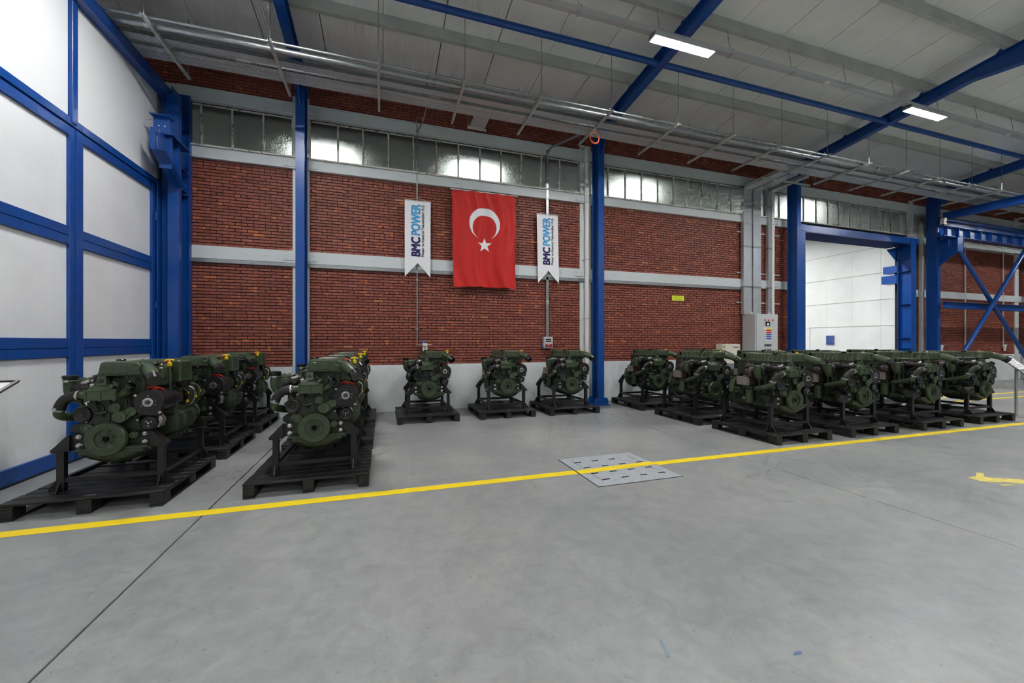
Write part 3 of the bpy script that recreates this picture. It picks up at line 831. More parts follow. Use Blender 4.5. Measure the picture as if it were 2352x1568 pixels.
# valve tees on the pipe
for x, w in ((11.9, 'above the gateway'), (20.4, 'above the crane girder'), (0.75, 'over the left banner')):
    t = thing('pipe_tee', 'small drop branch with valve on the overhead pipe %s' % w, 'valve', (x, 6.93, 5.968))
    MB().tube([(0, 0, 0), (0, 0, 0.13), (0, 0.12, 0.16), (0, 0.5, 0.14)], 0.014, 8).build('branch', M_GALV, t)
    MB().cyl((0, 0, 0.04), (0, 0, 0.08), 0.024, n=10).box(-0.03, 0.03, -0.006, 0.006, 0.08, 0.09).build('valve_body', M_STEEL, t)
t = thing('tray_stub', 'short perforated tray stub branching off towards the wall above the flag', 'cable tray', (1.85, 7.85, 5.92))
MB().box(-0.16, 0.16, -0.2, 0.3, 0, 0.002).build('tray_floor', M_TRAY, t, smooth=False)
for s in (-1, 1): MB().box(s * 0.16, s * 0.158, -0.2, 0.3, 0, 0.05).build('side_rail', M_GALV, t, smooth=False)
MB().box(-0.2, 0.2, 0.2, 0.235, -0.035, 0.0).cyl((-0.18, 0.22, 0), (-0.18, 0.22, 0.6), 0.005, n=6).build('support_bar', M_GALVD, t)
# coil of orange cable
t = thing('cable_coil', 'loop of orange cable hanging from the tray in front of the second column', 'cable', (4.05, 7.12, 5.60))
for k in range(3):
    r = 0.098 + 0.006 * k
    MB().tube([(r * math.sin(a) + 0.006 * k, 0.012 * k - 0.01, r * math.cos(a)) for a in [2 * math.pi * i / 20 for i in range(21)]], 0.006, 6, 2).build('loop', M_ORANGE, t)
MB().tube([(0.04, 0, 0.09), (0.02, 0.0, 0.17), (0.1, 0, 0.285)], 0.006, 6).build('tail', M_ORANGE, t)
t = thing('alarm_sounder', 'small red alarm box under the trays near the crane column', 'alarm', (18.0, 7.6, 5.98))
MB().box(-0.09, 0.09, -0.05, 0.05, -0.06, 0.07, 0.012).build('box', M_RED, t)
MB().cyl((0.03, -0.05, 0.02), (0.03, -0.062, 0.02), 0.02, n=10).build('lens', M_WPLAST, t)

# ================================================================== ON THE WALL
YF = YW                                       # face of the brickwork
# white downpipes in front of the posts
for x, w in ((4.775, 'beside the column right of the flag'), (10.86, 'behind the electrical cabinet')):
    t = thing('downpipe', 'white painted rainwater downpipe ' + w, 'pipe', (x, YF - 0.09, 0))
    MB().cyl((0, 0, 0.05), (0, 0, 6.25), 0.058, n=20).build('pipe', M_WPLAST, t)
    for z in (0.5, 2.05, 3.5, 4.9, 5.9):
        MB().lathe((0, 0, z), (0, 0, 1), [(0.064, 0), (0.064, 0.03)], 20).box(-0.09, 0.09, 0.03, 0.05, z, z + 0.03).build('bracket', M_GREYBOX, t)
    MB().lathe((0, 0, 4.75), (0, 0, 1), [(0.062, 0), (0.067, 0.01), (0.067, 0.13), (0.062, 0.14)], 20).build('socket', M_WPLAST, t)

# compressed air drop with filter unit
t = thing('air_line', 'vertical galvanised air pipe behind the left banner', 'pipe', (0.70, YF - 0.05, 1.5))
MB().tube([(0, 0, 0), (0, 0, 4.45), (0.0, -0.02, 4.5), (0.08, -0.5, 4.52), (0.1, -1.0, 4.52)], 0.015, 10, 3).build('pipe', M_GALV, t)
for z in (0.25, 1.3, 2.4, 3.4, 4.2):
    MB().cyl((0, 0, z), (0, 0, z + 0.05), 0.02, n=10).box(-0.045, 0.045, 0.0, 0.045, z + 0.02, z + 0.03).build('clip', M_STEEL, t)
t = thing('air_filter_unit', 'small white air filter regulator with blue knob on the brick wall', 'air regulator', (0.86, YF - 0.07, 1.36))
MB().tube([(-0.16, 0.02, 0.13), (-0.16, 0.02, 0.07), (-0.12, 0.0, 0.065), (-0.05, 0, 0.065)], 0.012, 8).build('inlet_elbow', M_STEEL, t)
MB().box(-0.05, 0.06, -0.03, 0.03, 0.03, 0.10, 0.01).build('body', M_WPLAST, t)
for dx in (-0.027, 0.033): MB().cyl((dx, 0, 0.03), (dx, 0, -0.09), 0.026, 0.022, n=14, b=0.006).build('bowl', M_WPLAST, t)
MB().cyl((-0.027, 0, 0.10), (-0.027, 0, 0.165), 0.025, 0.023, n=14, b=0.004).build('knob', mat('blue knob', (40, 120, 220), 0.4), t)
MB().cyl((-0.027, -0.03, 0.06), (-0.027, -0.045, 0.06), 0.022, n=16).build('gauge', M_GREYBOX, t)
for k, a in enumerate((-35, 0, 35)):
    MB().tube([(0.06, 0, 0.07), (0.09, -0.01, 0.07), (0.09 + 0.07 * math.cos(R(a)), -0.02, 0.07 + 0.07 * math.sin(R(a)))], 0.007, 6, 2).build('outlet', mat('brass', (196, 176, 130), 0.4, 0.6), t)

# trunking with the power socket box
t = thing('wall_trunking', 'straight metal cable trunking behind the right banner', 'trunking', (3.737, YF - 0.035, 1.61))
MB().box(-0.032, 0.032, -0.03, 0.03, 0, 4.45, 0.003).build('trunk', M_GALV, t)
o = MB().rings([[(a, b, 0) for a, b in ((-0.032, -0.03), (0.032, -0.03), (0.032, 0.03), (-0.032, 0.03))], [(a + 0.22, b - 1.15, 0.06) for a, b in ((-0.032, -0.03), (0.032, -0.03), (0.032, 0.03), (-0.032, 0.03))]])
o.v = [(p[0], p[1], p[2] + 4.42 + (0.0)) for p in o.v]
MB().tube([(0, 0, 4.43), (0.05, -0.2, 4.47), (0.3, -1.05, 4.36)], 0.03, 4, 1).build('trunk_offset', M_GALV, t)
for z in (0.8, 2.6): MB().box(-0.034, 0.034, -0.032, -0.03, z, z + 0.08).build('joint_cover', M_GALVD, t)
t = thing('socket_box', 'grey power socket box with two red sockets below the right banner', 'socket box', (3.745, YF - 0.0, 1.335))
MB().box(-0.115, 0.115, -0.11, 0.0, 0, 0.275, 0.012).build('enclosure', M_GREYBOX, t)
MB().box(-0.065, 0.065, -0.116, -0.108, 0.16, 0.225, 0.004).build('breaker_window', M_DARK, t)
MB().box(-0.055, 0.055, -0.119, -0.113, 0.185, 0.2).build('breaker_row', M_WPLAST, t)
for dx in (-0.05, 0.052):
    s = MB().lathe((dx, -0.10, 0.06), (0, -1, 0.35), [(0.03, 0), (0.04, 0.012), (0.04, 0.045), (0.034, 0.05)], 18).build('socket', mat('dark red plastic', (176, 30, 34), 0.4), t)
    MB().box(dx - 0.018, dx + 0.018, -0.165, -0.14, 0.095, 0.11, 0.004).build('lid_hinge', mat('dark red plastic', (176, 30, 34), 0.4), s)
MB().cyl((-0.115, -0.055, 0.05), (-0.15, -0.06, 0.05), 0.03, n=14).build('blue_socket', M_BLUEP, t)

# pennant banners
def banner(x, label, lean):
    t = thing('banner', label, 'banner', (x, YF - 0.10, 2.88))
    w = 0.272; H = 1.63; nx, nz = 16, 30
    def surf(u, v):      # u -1..1, v 0..1 from bottom
        X = u * w * (1.0 - 0.03 * (1 - v) * (1 if u > 0 else 0.2)) + lean * (1 - v) * 0.05
        zc_ = v * H
        if v < 0.18:
            zc_ = max(zc_, (0.30 - 0.30 * abs(u)) * 1.0)
        Y = 0.008 * math.sin(u * 5 + v * 2) * (1 - v) - 0.02 * (1 - v) * (0.5 + 0.5 * abs(u))
        return (X, Y, zc_)
    rows = []
    for j in range(nz + 1):
        v = j / nz
        row = []
        for i in range(nx + 1):
            u = -1 + 2 * i / nx
            lo = 0.30 * (1 - abs(u))
            X, Y, _ = surf(u, v)
            row.append((X, Y, lo + (H - lo) * v))
        rows.append(row)
    mb = MB(); n = nx + 1
    vs = [p for r in rows for p in r]
    m_ = len(vs)
    vs2 = [(p[0], p[1] + 0.002, p[2]) for p in vs]
    fs = []
    for j in range(nz):
        for i in range(nx):
            fs.append((j * n + i, j * n + i + 1, (j + 1) * n + i + 1, (j + 1) * n + i))
            fs.append((m_ + (j + 1) * n + i, m_ + (j + 1) * n + i + 1, m_ + j * n + i + 1, m_ + j * n + i))
    mb.add(vs + vs2, fs)
    mb.build('cloth', M_WCL, t, recalc=False, ang=80)
    MB().cyl((-w - 0.008, -0.002, H), (w + 0.008, -0.002, H), 0.009, n=10).build('hanging_rod', M_WPLAST, t)
    MB().tube([(-w, 0, H), (0, 0.02, H + 0.075), (w, 0, H)], 0.003, 5, 1).build('cord', M_WPLAST, t)
    def put(s, m, width, height, x0, z0, bold):
        me = text_mesh(s, m, width, height, bold)
        for v_ in me.vertices:
            a, b = v_.co.x, v_.co.y
            X, Z = x0 - b, z0 + a          # reads from bottom to top
            v_.co = (X + lean * 0.03, 0, Z)
        for v_ in me.vertices:
            vv = min(1, max(0, v_.co.z / H)); u = v_.co.x / w
            v_.co.y = surf(u, vv)[1] - 0.006
        return link_mesh('lettering', me, t)
    put('BMC', M_NAVY, 0.415, 0.195, 0.055, 0.44, 0.05)
    put('POWER', M_SKY, 0.665, 0.195, 0.055, 0.895, 0.042)
    put('Motor ve Kontrol Teknolojileri A.Ş.', M_BLACKP, 1.12, 0.078, 0.150, 0.44, 0.02)
    return t
banner(0.71, 'white swallowtail company banner left of the red flag', 0.0)
banner(3.72, 'white swallowtail company banner right of the red flag', 0.5)

# the flag
t = thing('flag', 'large red flag with white crescent and star hung on the brick wall', 'flag', (2.17, YF - 0.17, 2.70))
def rip(x, z):
    h = z / 2.13
    return 0.040 * math.sin(x * 9 + 1.5 * math.sin(z * 1.2)) * (0.35 + 0.65 * (1 - h)) + 0.016 * math.sin(x * 23 + z * 2.0 + 2 * math.sin(z * 3)) + 0.02 * math.sin((x + 0.4) * 4 + z) * (1 - h) - 0.012 * math.exp(-((x) ** 2) * 6) * h
nx, nz = 70, 60; vs = []; fs = []
for j in range(nz + 1):
    for i in range(nx + 1):
        u, v_ = i / nx, j / nz
        x = -0.735 + 1.465 * u + (0.03 * (1 - v_) if u < 0.5 else 0) * (1 - u)
        z = v_ * 2.13 + 0.02 * math.sin(u * 3) * (1 - v_)
        vs.append((x, rip(x, z), z))
n = nx + 1; m_ = len(vs)
for j in range(nz):
    for i in range(nx):
        fs.append((j * n + i, j * n + i + 1, (j + 1) * n + i + 1, (j + 1) * n + i))
MB().add(vs, fs).build('cloth', M_REDCL, t, recalc=False, ang=90)
MB().cyl((-0.76, 0, 2.135), (0.76, 0, 2.135), 0.012, n=10).build('hanging_rod', M_WPLAST, t)
for sx in (-0.77, 0.77):
    MB().ball((sx, 0, 2.135), 0.018, 8, 6).build('eyelet', M_STEEL, t)
    MB().cyl((sx * 0.985, 0, 2.135), (sx * 0.985, 0.172, 2.135), 0.006, n=8).build('wall_hook', M_STEEL, t)
cz, cx = 4.13 - 2.70, -0.005
outer, inner, dz = 0.353, 0.275, -0.087
yi = (outer ** 2 - inner ** 2 + dz ** 2) / (2 * dz)
a1 = math.asin(max(-1, min(1, yi / outer))); a0o, a1o = a1, math.pi - a1
a2 = math.asin(max(-1, min(1, (yi - dz) / inner)))
vs = []; fs = []; K = 72; S = 4
for i in range(K + 1):
    f_ = i / K
    ao = a0o + (a1o - a0o) * f_; ai = a2 + (math.pi - a2 - a2) * f_
    for s in range(S + 1):
        q = s / S
        x = cx + (outer * math.cos(ao)) * (1 - q) + inner * math.cos(ai) * q
        z = cz + (outer * math.sin(ao)) * (1 - q) + (dz + inner * math.sin(ai)) * q
        vs.append((x, rip(x, z) - 0.006, z))
for i in range(K):
    for s in range(S):
        a = i * (S + 1) + s
        fs.append((a, a + S + 1, a + S + 2, a + 1))
MB().add(vs, fs).build('crescent', M_WCL, t, recalc=False, ang=90)
def star_pts(c, ro, ri):
    return [(c[0] + (ro if k % 2 == 0 else ri) * math.sin(k * math.pi / 5), c[1] + (ro if k % 2 == 0 else ri) * math.cos(k * math.pi / 5)) for k in range(10)]
sp = star_pts((0.0, 3.655 - 2.70), 0.172, 0.0657)
vs = []; fs = []; ns = 6
for k in range(10):
    p0, p1 = sp[k], sp[(k + 1) % 10]; n0 = len(vs)
    for a in range(ns + 1):
        for b in range(a + 1):
            q = a / ns; t_ = (b / a) if a else 0
            x = (p0[0] * (1 - t_) + p1[0] * t_) * q; z = 0.955 + ((p0[1] * (1 - t_) + p1[1] * t_) - 0.955) * q
            vs.append((x, rip(x, z) - 0.006, z))
    ix = lambda a, b: n0 + a * (a + 1) // 2 + b
    for a in range(ns):
        for b in range(a + 1):
            fs.append((ix(a, b), ix(a + 1, b), ix(a + 1, b + 1)))
            if b < a: fs.append((ix(a, b), ix(a + 1, b + 1), ix(a, b + 1)))
MB().add(vs, fs).build('star', M_WCL, t, recalc=False, ang=90)

# yellow notice
t = thing('wall_notice', 'small yellow notice on the brick wall between column and cabinet', 'sign', (7.574, YF - 0.008, 2.667))
MB().box(-0.2, 0.2, -0.004, 0.004, -0.068, 0.068, 0.002).build('plate', M_SIGNY, t)
def flat_text(s, m, width, height, parent, x0, y, z0, bold=0.0):
    me = text_mesh(s, m, width, height, bold)
    for v_ in me.vertices: v_.co = (x0 + v_.co.x, y, z0 + v_.co.y)
    return link_mesh('lettering', me, parent)
M_OLIVEP = mat('olive print', (150, 150, 40), 0.6)
flat_text('BİTMİŞ MOTOR', M_OLIVEP, 0.27, 0.034, t, -0.135, -0.006, 0.012)
flat_text('STOK ALANI', M_OLIVEP, 0.21, 0.03, t, -0.105, -0.006, -0.045)

# electrical cabinet
t = thing('electrical_cabinet', 'tall light grey electrical cabinet with switches and coloured label', 'cabinet', (10.23, 8.62, 0))
MB().box(-0.43, 0.405, -0.2, 0.21, 0, 2.27, 0.006).build('carcass', M_GREYBOX, t)
d = MB().box(-0.395, 0.395, -0.222, -0.2, 0.06, 2.26, 0.006).build('door', M_GREYBOX, t)
for sx in (-0.32, 0.33): MB().lathe((sx, 0, 2.27), (0, 0, 1), [(0.02, 0), (0.02, 0.03), (0.03, 0.035), (0.03, 0.05), (0.012, 0.06)], 12).build('lifting_eye', M_WPLAST, t)
for k in range(3): MB().cyl((-0.09 + k * 0.14, -0.222, 2.1), (-0.09 + k * 0.14, -0.245, 2.1), 0.024, n=14, b=0.004).build('indicator_lamp', mat('red lens', (236, 92, 72), 0.3), t)
mt = MB().box(-0.07, 0.09, -0.236, -0.22, 1.93, 2.05, 0.006).build('meter', M_DARK, t)
MB().box(-0.035, 0.05, -0.239, -0.234, 1.95, 2.02).build('display', M_WPRINT, mt)
lb = MB().box(-0.12, 0.16, -0.226, -0.22, 1.53, 1.895).build('label_sheet', M_WPRINT, t)
for k, m in enumerate((M_SIGNY, M_REDP, M_REDP, M_BLUEP, M_BLUEP, M_BLUEP)):
    MB().box(-0.045, 0.15, -0.229, -0.225, 1.845 - k * 0.058, 1.89 - k * 0.058).build('label_row', m, lb)
    if k: MB().cyl((-0.085, -0.2255, 1.867 - k * 0.058), (-0.085, -0.229, 1.867 - k * 0.058), 0.018, n=10).build('label_icon', m, lb)
for j in range(2):
    for k in range(3):
        s = MB().cyl((-0.075 + k * 0.09, -0.222, 1.40 - j * 0.14), (-0.075 + k * 0.09, -0.24, 1.40 - j * 0.14), 0.028, n=12).build('selector_switch', M_BLKGL, t)
        MB().box(-0.097 + k * 0.09, -0.063 + k * 0.09, -0.256, -0.24, 1.393 - j * 0.14, 1.407 - j * 0.14).build('handle', M_STEEL, s)
w_ = MB().box(-0.045, 0.125, -0.227, -0.22, 1.03, 1.215).build('warning_sticker', M_SIGNY, t)
MB().prism([(0.04 - 0.05, 1.12), (0.04 + 0.05, 1.12), (0.04, 1.205)], 'y', -0.229, -0.2265).build('triangle', M_BLACKP, w_)
MB().prism([(0.04 - 0.034, 1.13), (0.04 + 0.034, 1.13), (0.04, 1.188)], 'y', -0.2305, -0.228).build('triangle', M_SIGNY, w_)
for k in range(3): MB().box(-0.02 + 0.01 * k, 0.1 - 0.01 * k, -0.229, -0.226, 1.088 - k * 0.022, 1.098 - k * 0.022).build('text_line', M_BLACKP, w_)
MB().box(-0.37, -0.35, -0.245, -0.222, 1.02, 1.13, 0.006).build('door_handle', M_WPLAST, t)

# cream generator panel
t = thing('control_panel_box', 'cream generator panel box on a grey base in front of the brick wall', 'cabinet', (9.15, 8.68, 0))
MB().box(-0.305, 0.305, -0.08, 0.16, 0.88, 1.43, 0.006).build('carcass', M_BEIGE, t)
MB().box(-0.215, 0.305, -0.098, -0.08, 0.89, 1.425, 0.005).build('door', M_BEIGE, t)
MB().box(-0.30, 0.30, -0.09, 0.16, 0, 0.88, 0.006).build('base', mat('slate grey', (118, 128, 132), 0.5), t)
MB().box(-0.27, -0.245, -0.09, -0.08, 1.33, 1.39, 0.003).build('lock', M_DARK, t)
flat_text('TEKSAN', M_NAVY, 0.17, 0.035, t, 0.06, -0.1, 1.325, 0.04)
MB().prism([(0.01, 1.345), (0.035, 1.345), (0.03, 1.365)], 'y', -0.1, -0.098).build('logo_mark', M_NAVY, t)

# galvanised risers from cabinet to tray
for (a, b, w) in ((9.735, 10.035, 'left wide'), (10.09, 10.385, 'right wide'), (10.67, 10.80, 'narrow')):
    xc = (a + b) / 2; hw = (b - a) / 2
    t = thing('cable_riser', '%s galvanised cable riser above the electrical cabinet' % w, 'cable duct', (xc, 8.77, 2.28))
    zt = 3.6
    MB().box(-hw, hw, -0.05, 0.05, 0, zt - 0.12, 0.003).build('riser_duct', M_DUCT, t)
    pr = [(-hw, -0.05), (hw, -0.05), (hw, 0.05), (-hw, 0.05)]
    rr = []
    for (y, z, ang) in ((0, zt - 0.12, 0), (-0.03, zt - 0.03, 0.7), (-0.12, zt + 0.01, 1.4), (-1.12, zt + 0.04, 1.5)):
        rr.append([(p[0], y + p[1] * math.cos(ang), z - p[1] * math.sin(ang) * -1 * -1) for p in pr])
    MB().rings(rr).build('bend', M_DUCT, t, smooth=False)
    for z in (0.75, 1.9, 3.1): MB().box(-hw - 0.003, hw + 0.003, -0.053, 0.05, z, z + 0.05).build('joint_cover', M_GALV, t)
for k, z in enumerate((2.6, 3.45, 4.62)):
    o = MB().box(9.6, 11.25, 8.823, 8.846, z, z + 0.035).build('riser_bracket', M_GALVD)
    tag(o, 'horizontal support channel behind the risers, %s' % ('lowest', 'middle', 'highest')[k], 'bracket', 'riser brackets')
t = thing('tray_hanger_bar', 'cross channel under the riser bends beside the gateway column', 'bracket', (10.55, 8.0, 5.82))
MB().box(-1.0, 0.75, -0.02, 0.02, 0.0, 0.04).build('channel', M_GALVD, t)
for x in (-0.95, 0.7): MB().cyl((x, 0, 0.03), (x, 0, 0.95), 0.005, n=6).build('rod', M_GALV, t)

# far bay: conduits, small boxes
for x, w in ((20.4, 'left'), (22.85, 'right')):
    t = thing('conduit_drop', '%s thin conduit drop on the far brick wall behind the cross bracing' % w, 'pipe', (x, YF - 0.04, 1.35))
    MB().tube([(0, 0, 0), (0, 0, 4.45), (0, -0.6, 4.55)], 0.022, 8, 1).build('pipe', M_GREYBOX, t)
for x, w in ((18.95, 'beside the crane column'), (22.9, 'near the right end')):
    t = thing('air_outlet', 'small white air outlet on the far brick wall ' + w, 'air regulator', (x, YF - 0.06, 1.22))
    MB().box(-0.06, 0.06, -0.03, 0.05, 0.06, 0.16, 0.01).build('body', M_WPLAST, t)
    for dx in (-0.03, 0.03): MB().cyl((dx, 0, 0.06), (dx, 0, -0.08), 0.026, n=10).build('bowl', M_WPLAST, t)
    MB().tube([(0.05, 0, 0.12), (0.12, -0.02, 0.14), (0.12, -0.02, 0.2)], 0.012, 6, 2).build('outlet', M_STEEL, t)
t = thing('wall_trunking', 'grey vertical trunking between the gateway and the crane column', 'trunking', (17.72, 8.74, 0))
MB().box(-0.06, 0.06, -0.05, 0.05, 0, 5.6, 0.004).build('trunk', M_GALVD, t)
t = thing('fire_call_point', 'small red fire call point low on the brick right of the gateway', 'alarm', (17.5, YF - 0.03, 1.2))
MB().box(-0.05, 0.05, -0.03, 0.03, 0, 0.1, 0.008).build('box', M_RED, t)
MB().box(-0.02, 0.03, -0.035, -0.028, 0.03, 0.07).build('glass', M_WPLAST, t)

# ---- crane girder bay on the right
YG = 7.98
t = thing('crane_girder', 'blue crane runway girder with web stiffeners resting on the far column corbel', 'beam', (17.1, YG, 4.9))
O = (17.1, YG, 4.9)
MB().box(17.1, 30, YG - 0.11, YG + 0.11, 4.90, 4.918).box(17.1, 30, YG - 0.11, YG + 0.11, 5.215, 5.233).box(17.1, 30, YG - 0.006, YG + 0.006, 4.918, 5.215).build('girder_section', M_BLUE, t, O, smooth=False)
x = 17.3
while x < 30:
    MB().box(x, x + 0.012, YG - 0.1, YG - 0.006, 4.918, 5.215).build('stiffener', M_BLUE, t, O, smooth=False); x += 0.62
MB().box(17.25, 30, YG - 0.03, YG + 0.03, 5.233, 5.28).build('rail', M_IRON, t, O)
t = thing('rail_stop', 'pale buffer stop at the end of the crane girder', 'stop block', (17.28, YG, 5.24))
MB().box(-0.16, 0.16, -0.1, 0.1, 0, 0.03).build('foot', M_IRON, t)
MB().prism([(-0.06, 0.03), (0.1, 0.03), (0.1, 0.1), (0.04, 0.12), (0.1, 0.18), (0.1, 0.26), (-0.02, 0.26), (-0.06, 0.1)], 'y', -0.05, 0.05).build('block', M_BEIGE, t)
t = thing('crane_corbel', 'blue corbel bracket on the far column under the crane girder', 'bracket', (17.76, 8.2, 4.3))
O = (17.76, 8.2, 4.3)
MB().prism([(8.30, 4.0), (8.30, 4.89), (7.8, 4.89), (7.8, 4.45)], 'x', 17.75, 17.765).box(17.62, 17.9, 7.78, 8.3, 4.875, 4.89).box(17.62, 17.9, 7.78, 7.795, 4.42, 4.89).build('plates', M_BLUE, t, O, smooth=False)
t = thing('crane_corbel', 'short blue beam stub under the girder where the cross bracing starts', 'bracket', (17.9, YG, 4.6))
MB().box(-0.35, 0.3, -0.09, 0.09, 0.27, 0.285).box(-0.35, 0.3, -0.006, 0.006, -0.02, 0.28).box(0.285, 0.3, -0.09, 0.09, -0.05, 0.28).build('plates', M_BLUE, t, smooth=False)
t = thing('tie_beam', 'horizontal blue tie beam behind the cross bracing', 'beam', (17.9, 8.05, 2.6))
MB().box(-0.3, 12, 0.0, 0.16, 0.0, 0.012).box(-0.3, 12, 0.0, 0.16, 0.2, 0.212).box(-0.3, 12, 0.075, 0.085, 0.012, 0.2).build('beam_section', M_BLUE, t, smooth=False)
for a, b, w in (((18.05, YG, 4.6), (23.1, YG, 0.05), 'falling'), ((17.25, YG - 0.13, 0.3), (21.85, YG - 0.13, 4.86), 'rising')):
    o = MB().cyl(a, b, 0.062, n=16).build('brace_tube', M_BLUE)
    tag(o, 'diagonal blue brace tube %s to the right in the far bay' % w, 'brace', 'cross bracing')
t = thing('portal_crossbeam', 'blue crossbeam projecting from the crane column towards the hall, upper right', 'beam', (17.76, 5, 5.53))
MB().box(-0.09, 0.09, -9, 3.2, 0, 0.015).box(-0.09, 0.09, -9, 3.2, 0.225, 0.24).box(-0.006, 0.006, -9, 3.2, 0.015, 0.225).build('beam_section', M_BLUE, t, smooth=False)
t = thing('eaves_beam', 'dark blue longitudinal beam above the crane girder', 'beam', (17.8, 8.25, 5.38))
MB().box(0, 12, -0.08, 0.08, 0, 0.26, 0.004).build('beam_section', M_BLUE, t, smooth=False)

# ================================================================== ON THE FLOOR
# drain cover plate
PX, PY, PW, PD = 2.12, 3.635, 1.05, 0.985
t = thing('floor_hatch', 'galvanised square floor hatch plate with slots under the yellow line', 'floor hatch', (PX + PW / 2, PY + PD / 2, 0))
M_HATCH = mat('worn hatch steel', (186, 194, 198), 0.42, 0.35, vary=0.08, scale=12, bump=0.25, bscale=90)
MB().box(-PW / 2, PW / 2, -PD / 2, PD / 2, 0.0, 0.006, 0.002).build('plate', M_HATCH, t)
MB().box(-PW / 2 - 0.01, PW / 2 + 0.01, -PD / 2 - 0.01, PD / 2 + 0.01, 0.0005, 0.002).build('joint', M_DARK, t)
for i in range(4):
    for j in range(4):
        cx_ = -0.36 + i * 0.24 + (0.0 if j % 2 else 0.02); cy_ = -0.33 + j * 0.21
        if i == 3 and j == 3: continue
        MB().box(cx_ - 0.045, cx_ + 0.045, cy_ - 0.012, cy_ + 0.012, 0.0062, 0.0072, 0.0).build('slot', M_DARK, t)
for x in (-0.4, 0.4): MB().box(x - 0.002, x + 0.002, -0.38, 0.38, 0.0062, 0.0068).build('seam', M_DARK, t)
# yellow line
def yl(x): return 4.16 - 0.0078 * (x + 2.83)
t = thing('floor_line', 'long yellow painted floor line in front of the engines', 'floor marking', (1.3, 4.12, 0))
def stripe(x0, x1, f, hw, z, mb):
    ks = max(2, int((x1 - x0) / 0.4)); vs = []
    for i in range(ks + 1):
        x = x0 + (x1 - x0) * i / ks; y = f(x)
        vs += [(x, y - hw, z), (x, y + hw, z)]
    mb.add(vs, [(2 * i, 2 * i + 2, 2 * i + 3, 2 * i + 1) for i in range(ks)])
mb = MB(); stripe(-3.6, PX - 0.012, yl, 0.062, 0.0015, mb); mb.build('stripe', M_YLINE, t, (1.3, 4.12, 0), recalc=False)
mb = MB(); stripe(PX + PW + 0.012, 26, yl, 0.062, 0.0015, mb); mb.build('stripe', M_YLINE, t, (1.3, 4.12, 0), recalc=False)
mb = MB(); stripe(PX, PX + PW, lambda x: yl(x) - 0.03 + 0.045 * (x - PX), 0.062, 0.0078, mb); mb.build('stripe_on_hatch', M_YLINE, t, (1.3, 4.12, 0), recalc=False)
for y, w in ((6.05, 'nearer'), (6.6, 'farther')):
    mb = MB(); stripe(13.5, 28, lambda x: y, 0.05, 0.0015, mb); o = mb.build('floor_line', M_YLINE, None, recalc=False)
    tag(o, 'thin yellow floor line beyond the last engines, %s one' % w, 'floor marking', 'far yellow lines')
# worn yellow marking on the right
t = thing('worn_marking', 'worn yellow paint marking on the bare floor at the right edge', 'floor marking', (6.35, 2.45, 0))
def blob(pts, mb):
    mb.add([(x, y, 0.0016) for x, y in pts], [tuple(range(len(pts)))])
M_YWORN = mat('worn yellow paint', (222, 200, 96), 0.55, vary=0.14, scale=20)
mb = MB(); blob([(6.10, 2.52), (6.13, 2.63), (6.26, 2.62), (6.46, 2.70), (6.5, 2.66), (6.34, 2.58), (6.44, 2.50), (6.6, 2.42), (6.62, 2.3), (6.42, 2.33), (6.3, 2.42), (6.18, 2.45)][::-1], mb); mb.build('paint_patch', M_YWORN, t, (6.35, 2.45, 0), recalc=False)
mb = MB(); blob([(6.42, 2.33), (6.62, 2.3), (6.9, 2.12), (6.8, 2.02), (6.5, 2.2)][::-1], mb); mb.build('paint_patch', M_YWORN, t, (6.35, 2.45, 0), recalc=False)
mb = MB(); blob([(6.13, 2.40), (6.25, 2.37), (6.3, 2.33), (6.15, 2.36)][::-1], mb); mb.build('paint_patch', M_YWORN, t, (6.35, 2.45, 0), recalc=False)
# paint smears
M_TEAL = mat('teal smear', (120, 146, 150), 0.6); M_BSM = mat('blue smear', (96, 116, 158), 0.6)
for (x, y, m, w, c) in ((1.31, 1.62, M_TEAL, 'teal', [(-0.03, -0.055), (-0.005, -0.05), (0.004, 0.0), (0.024, 0.05), (0.014, 0.056), (-0.006, 0.02), (-0.016, -0.02)]), (1.9, 1.40, M_BSM, 'blue', [(-0.035, -0.006), (0.01, -0.01), (0.03, 0.0), (0.012, 0.008), (-0.02, 0.006)])):
    o = MB().add([(x + a, y + b, 0.0014) for a, b in c], [tuple(range(len(c)))]).build('paint_smear', m, None, recalc=False)
    tag(o, '%s paint smear on the concrete in the foreground' % w, 'stain')

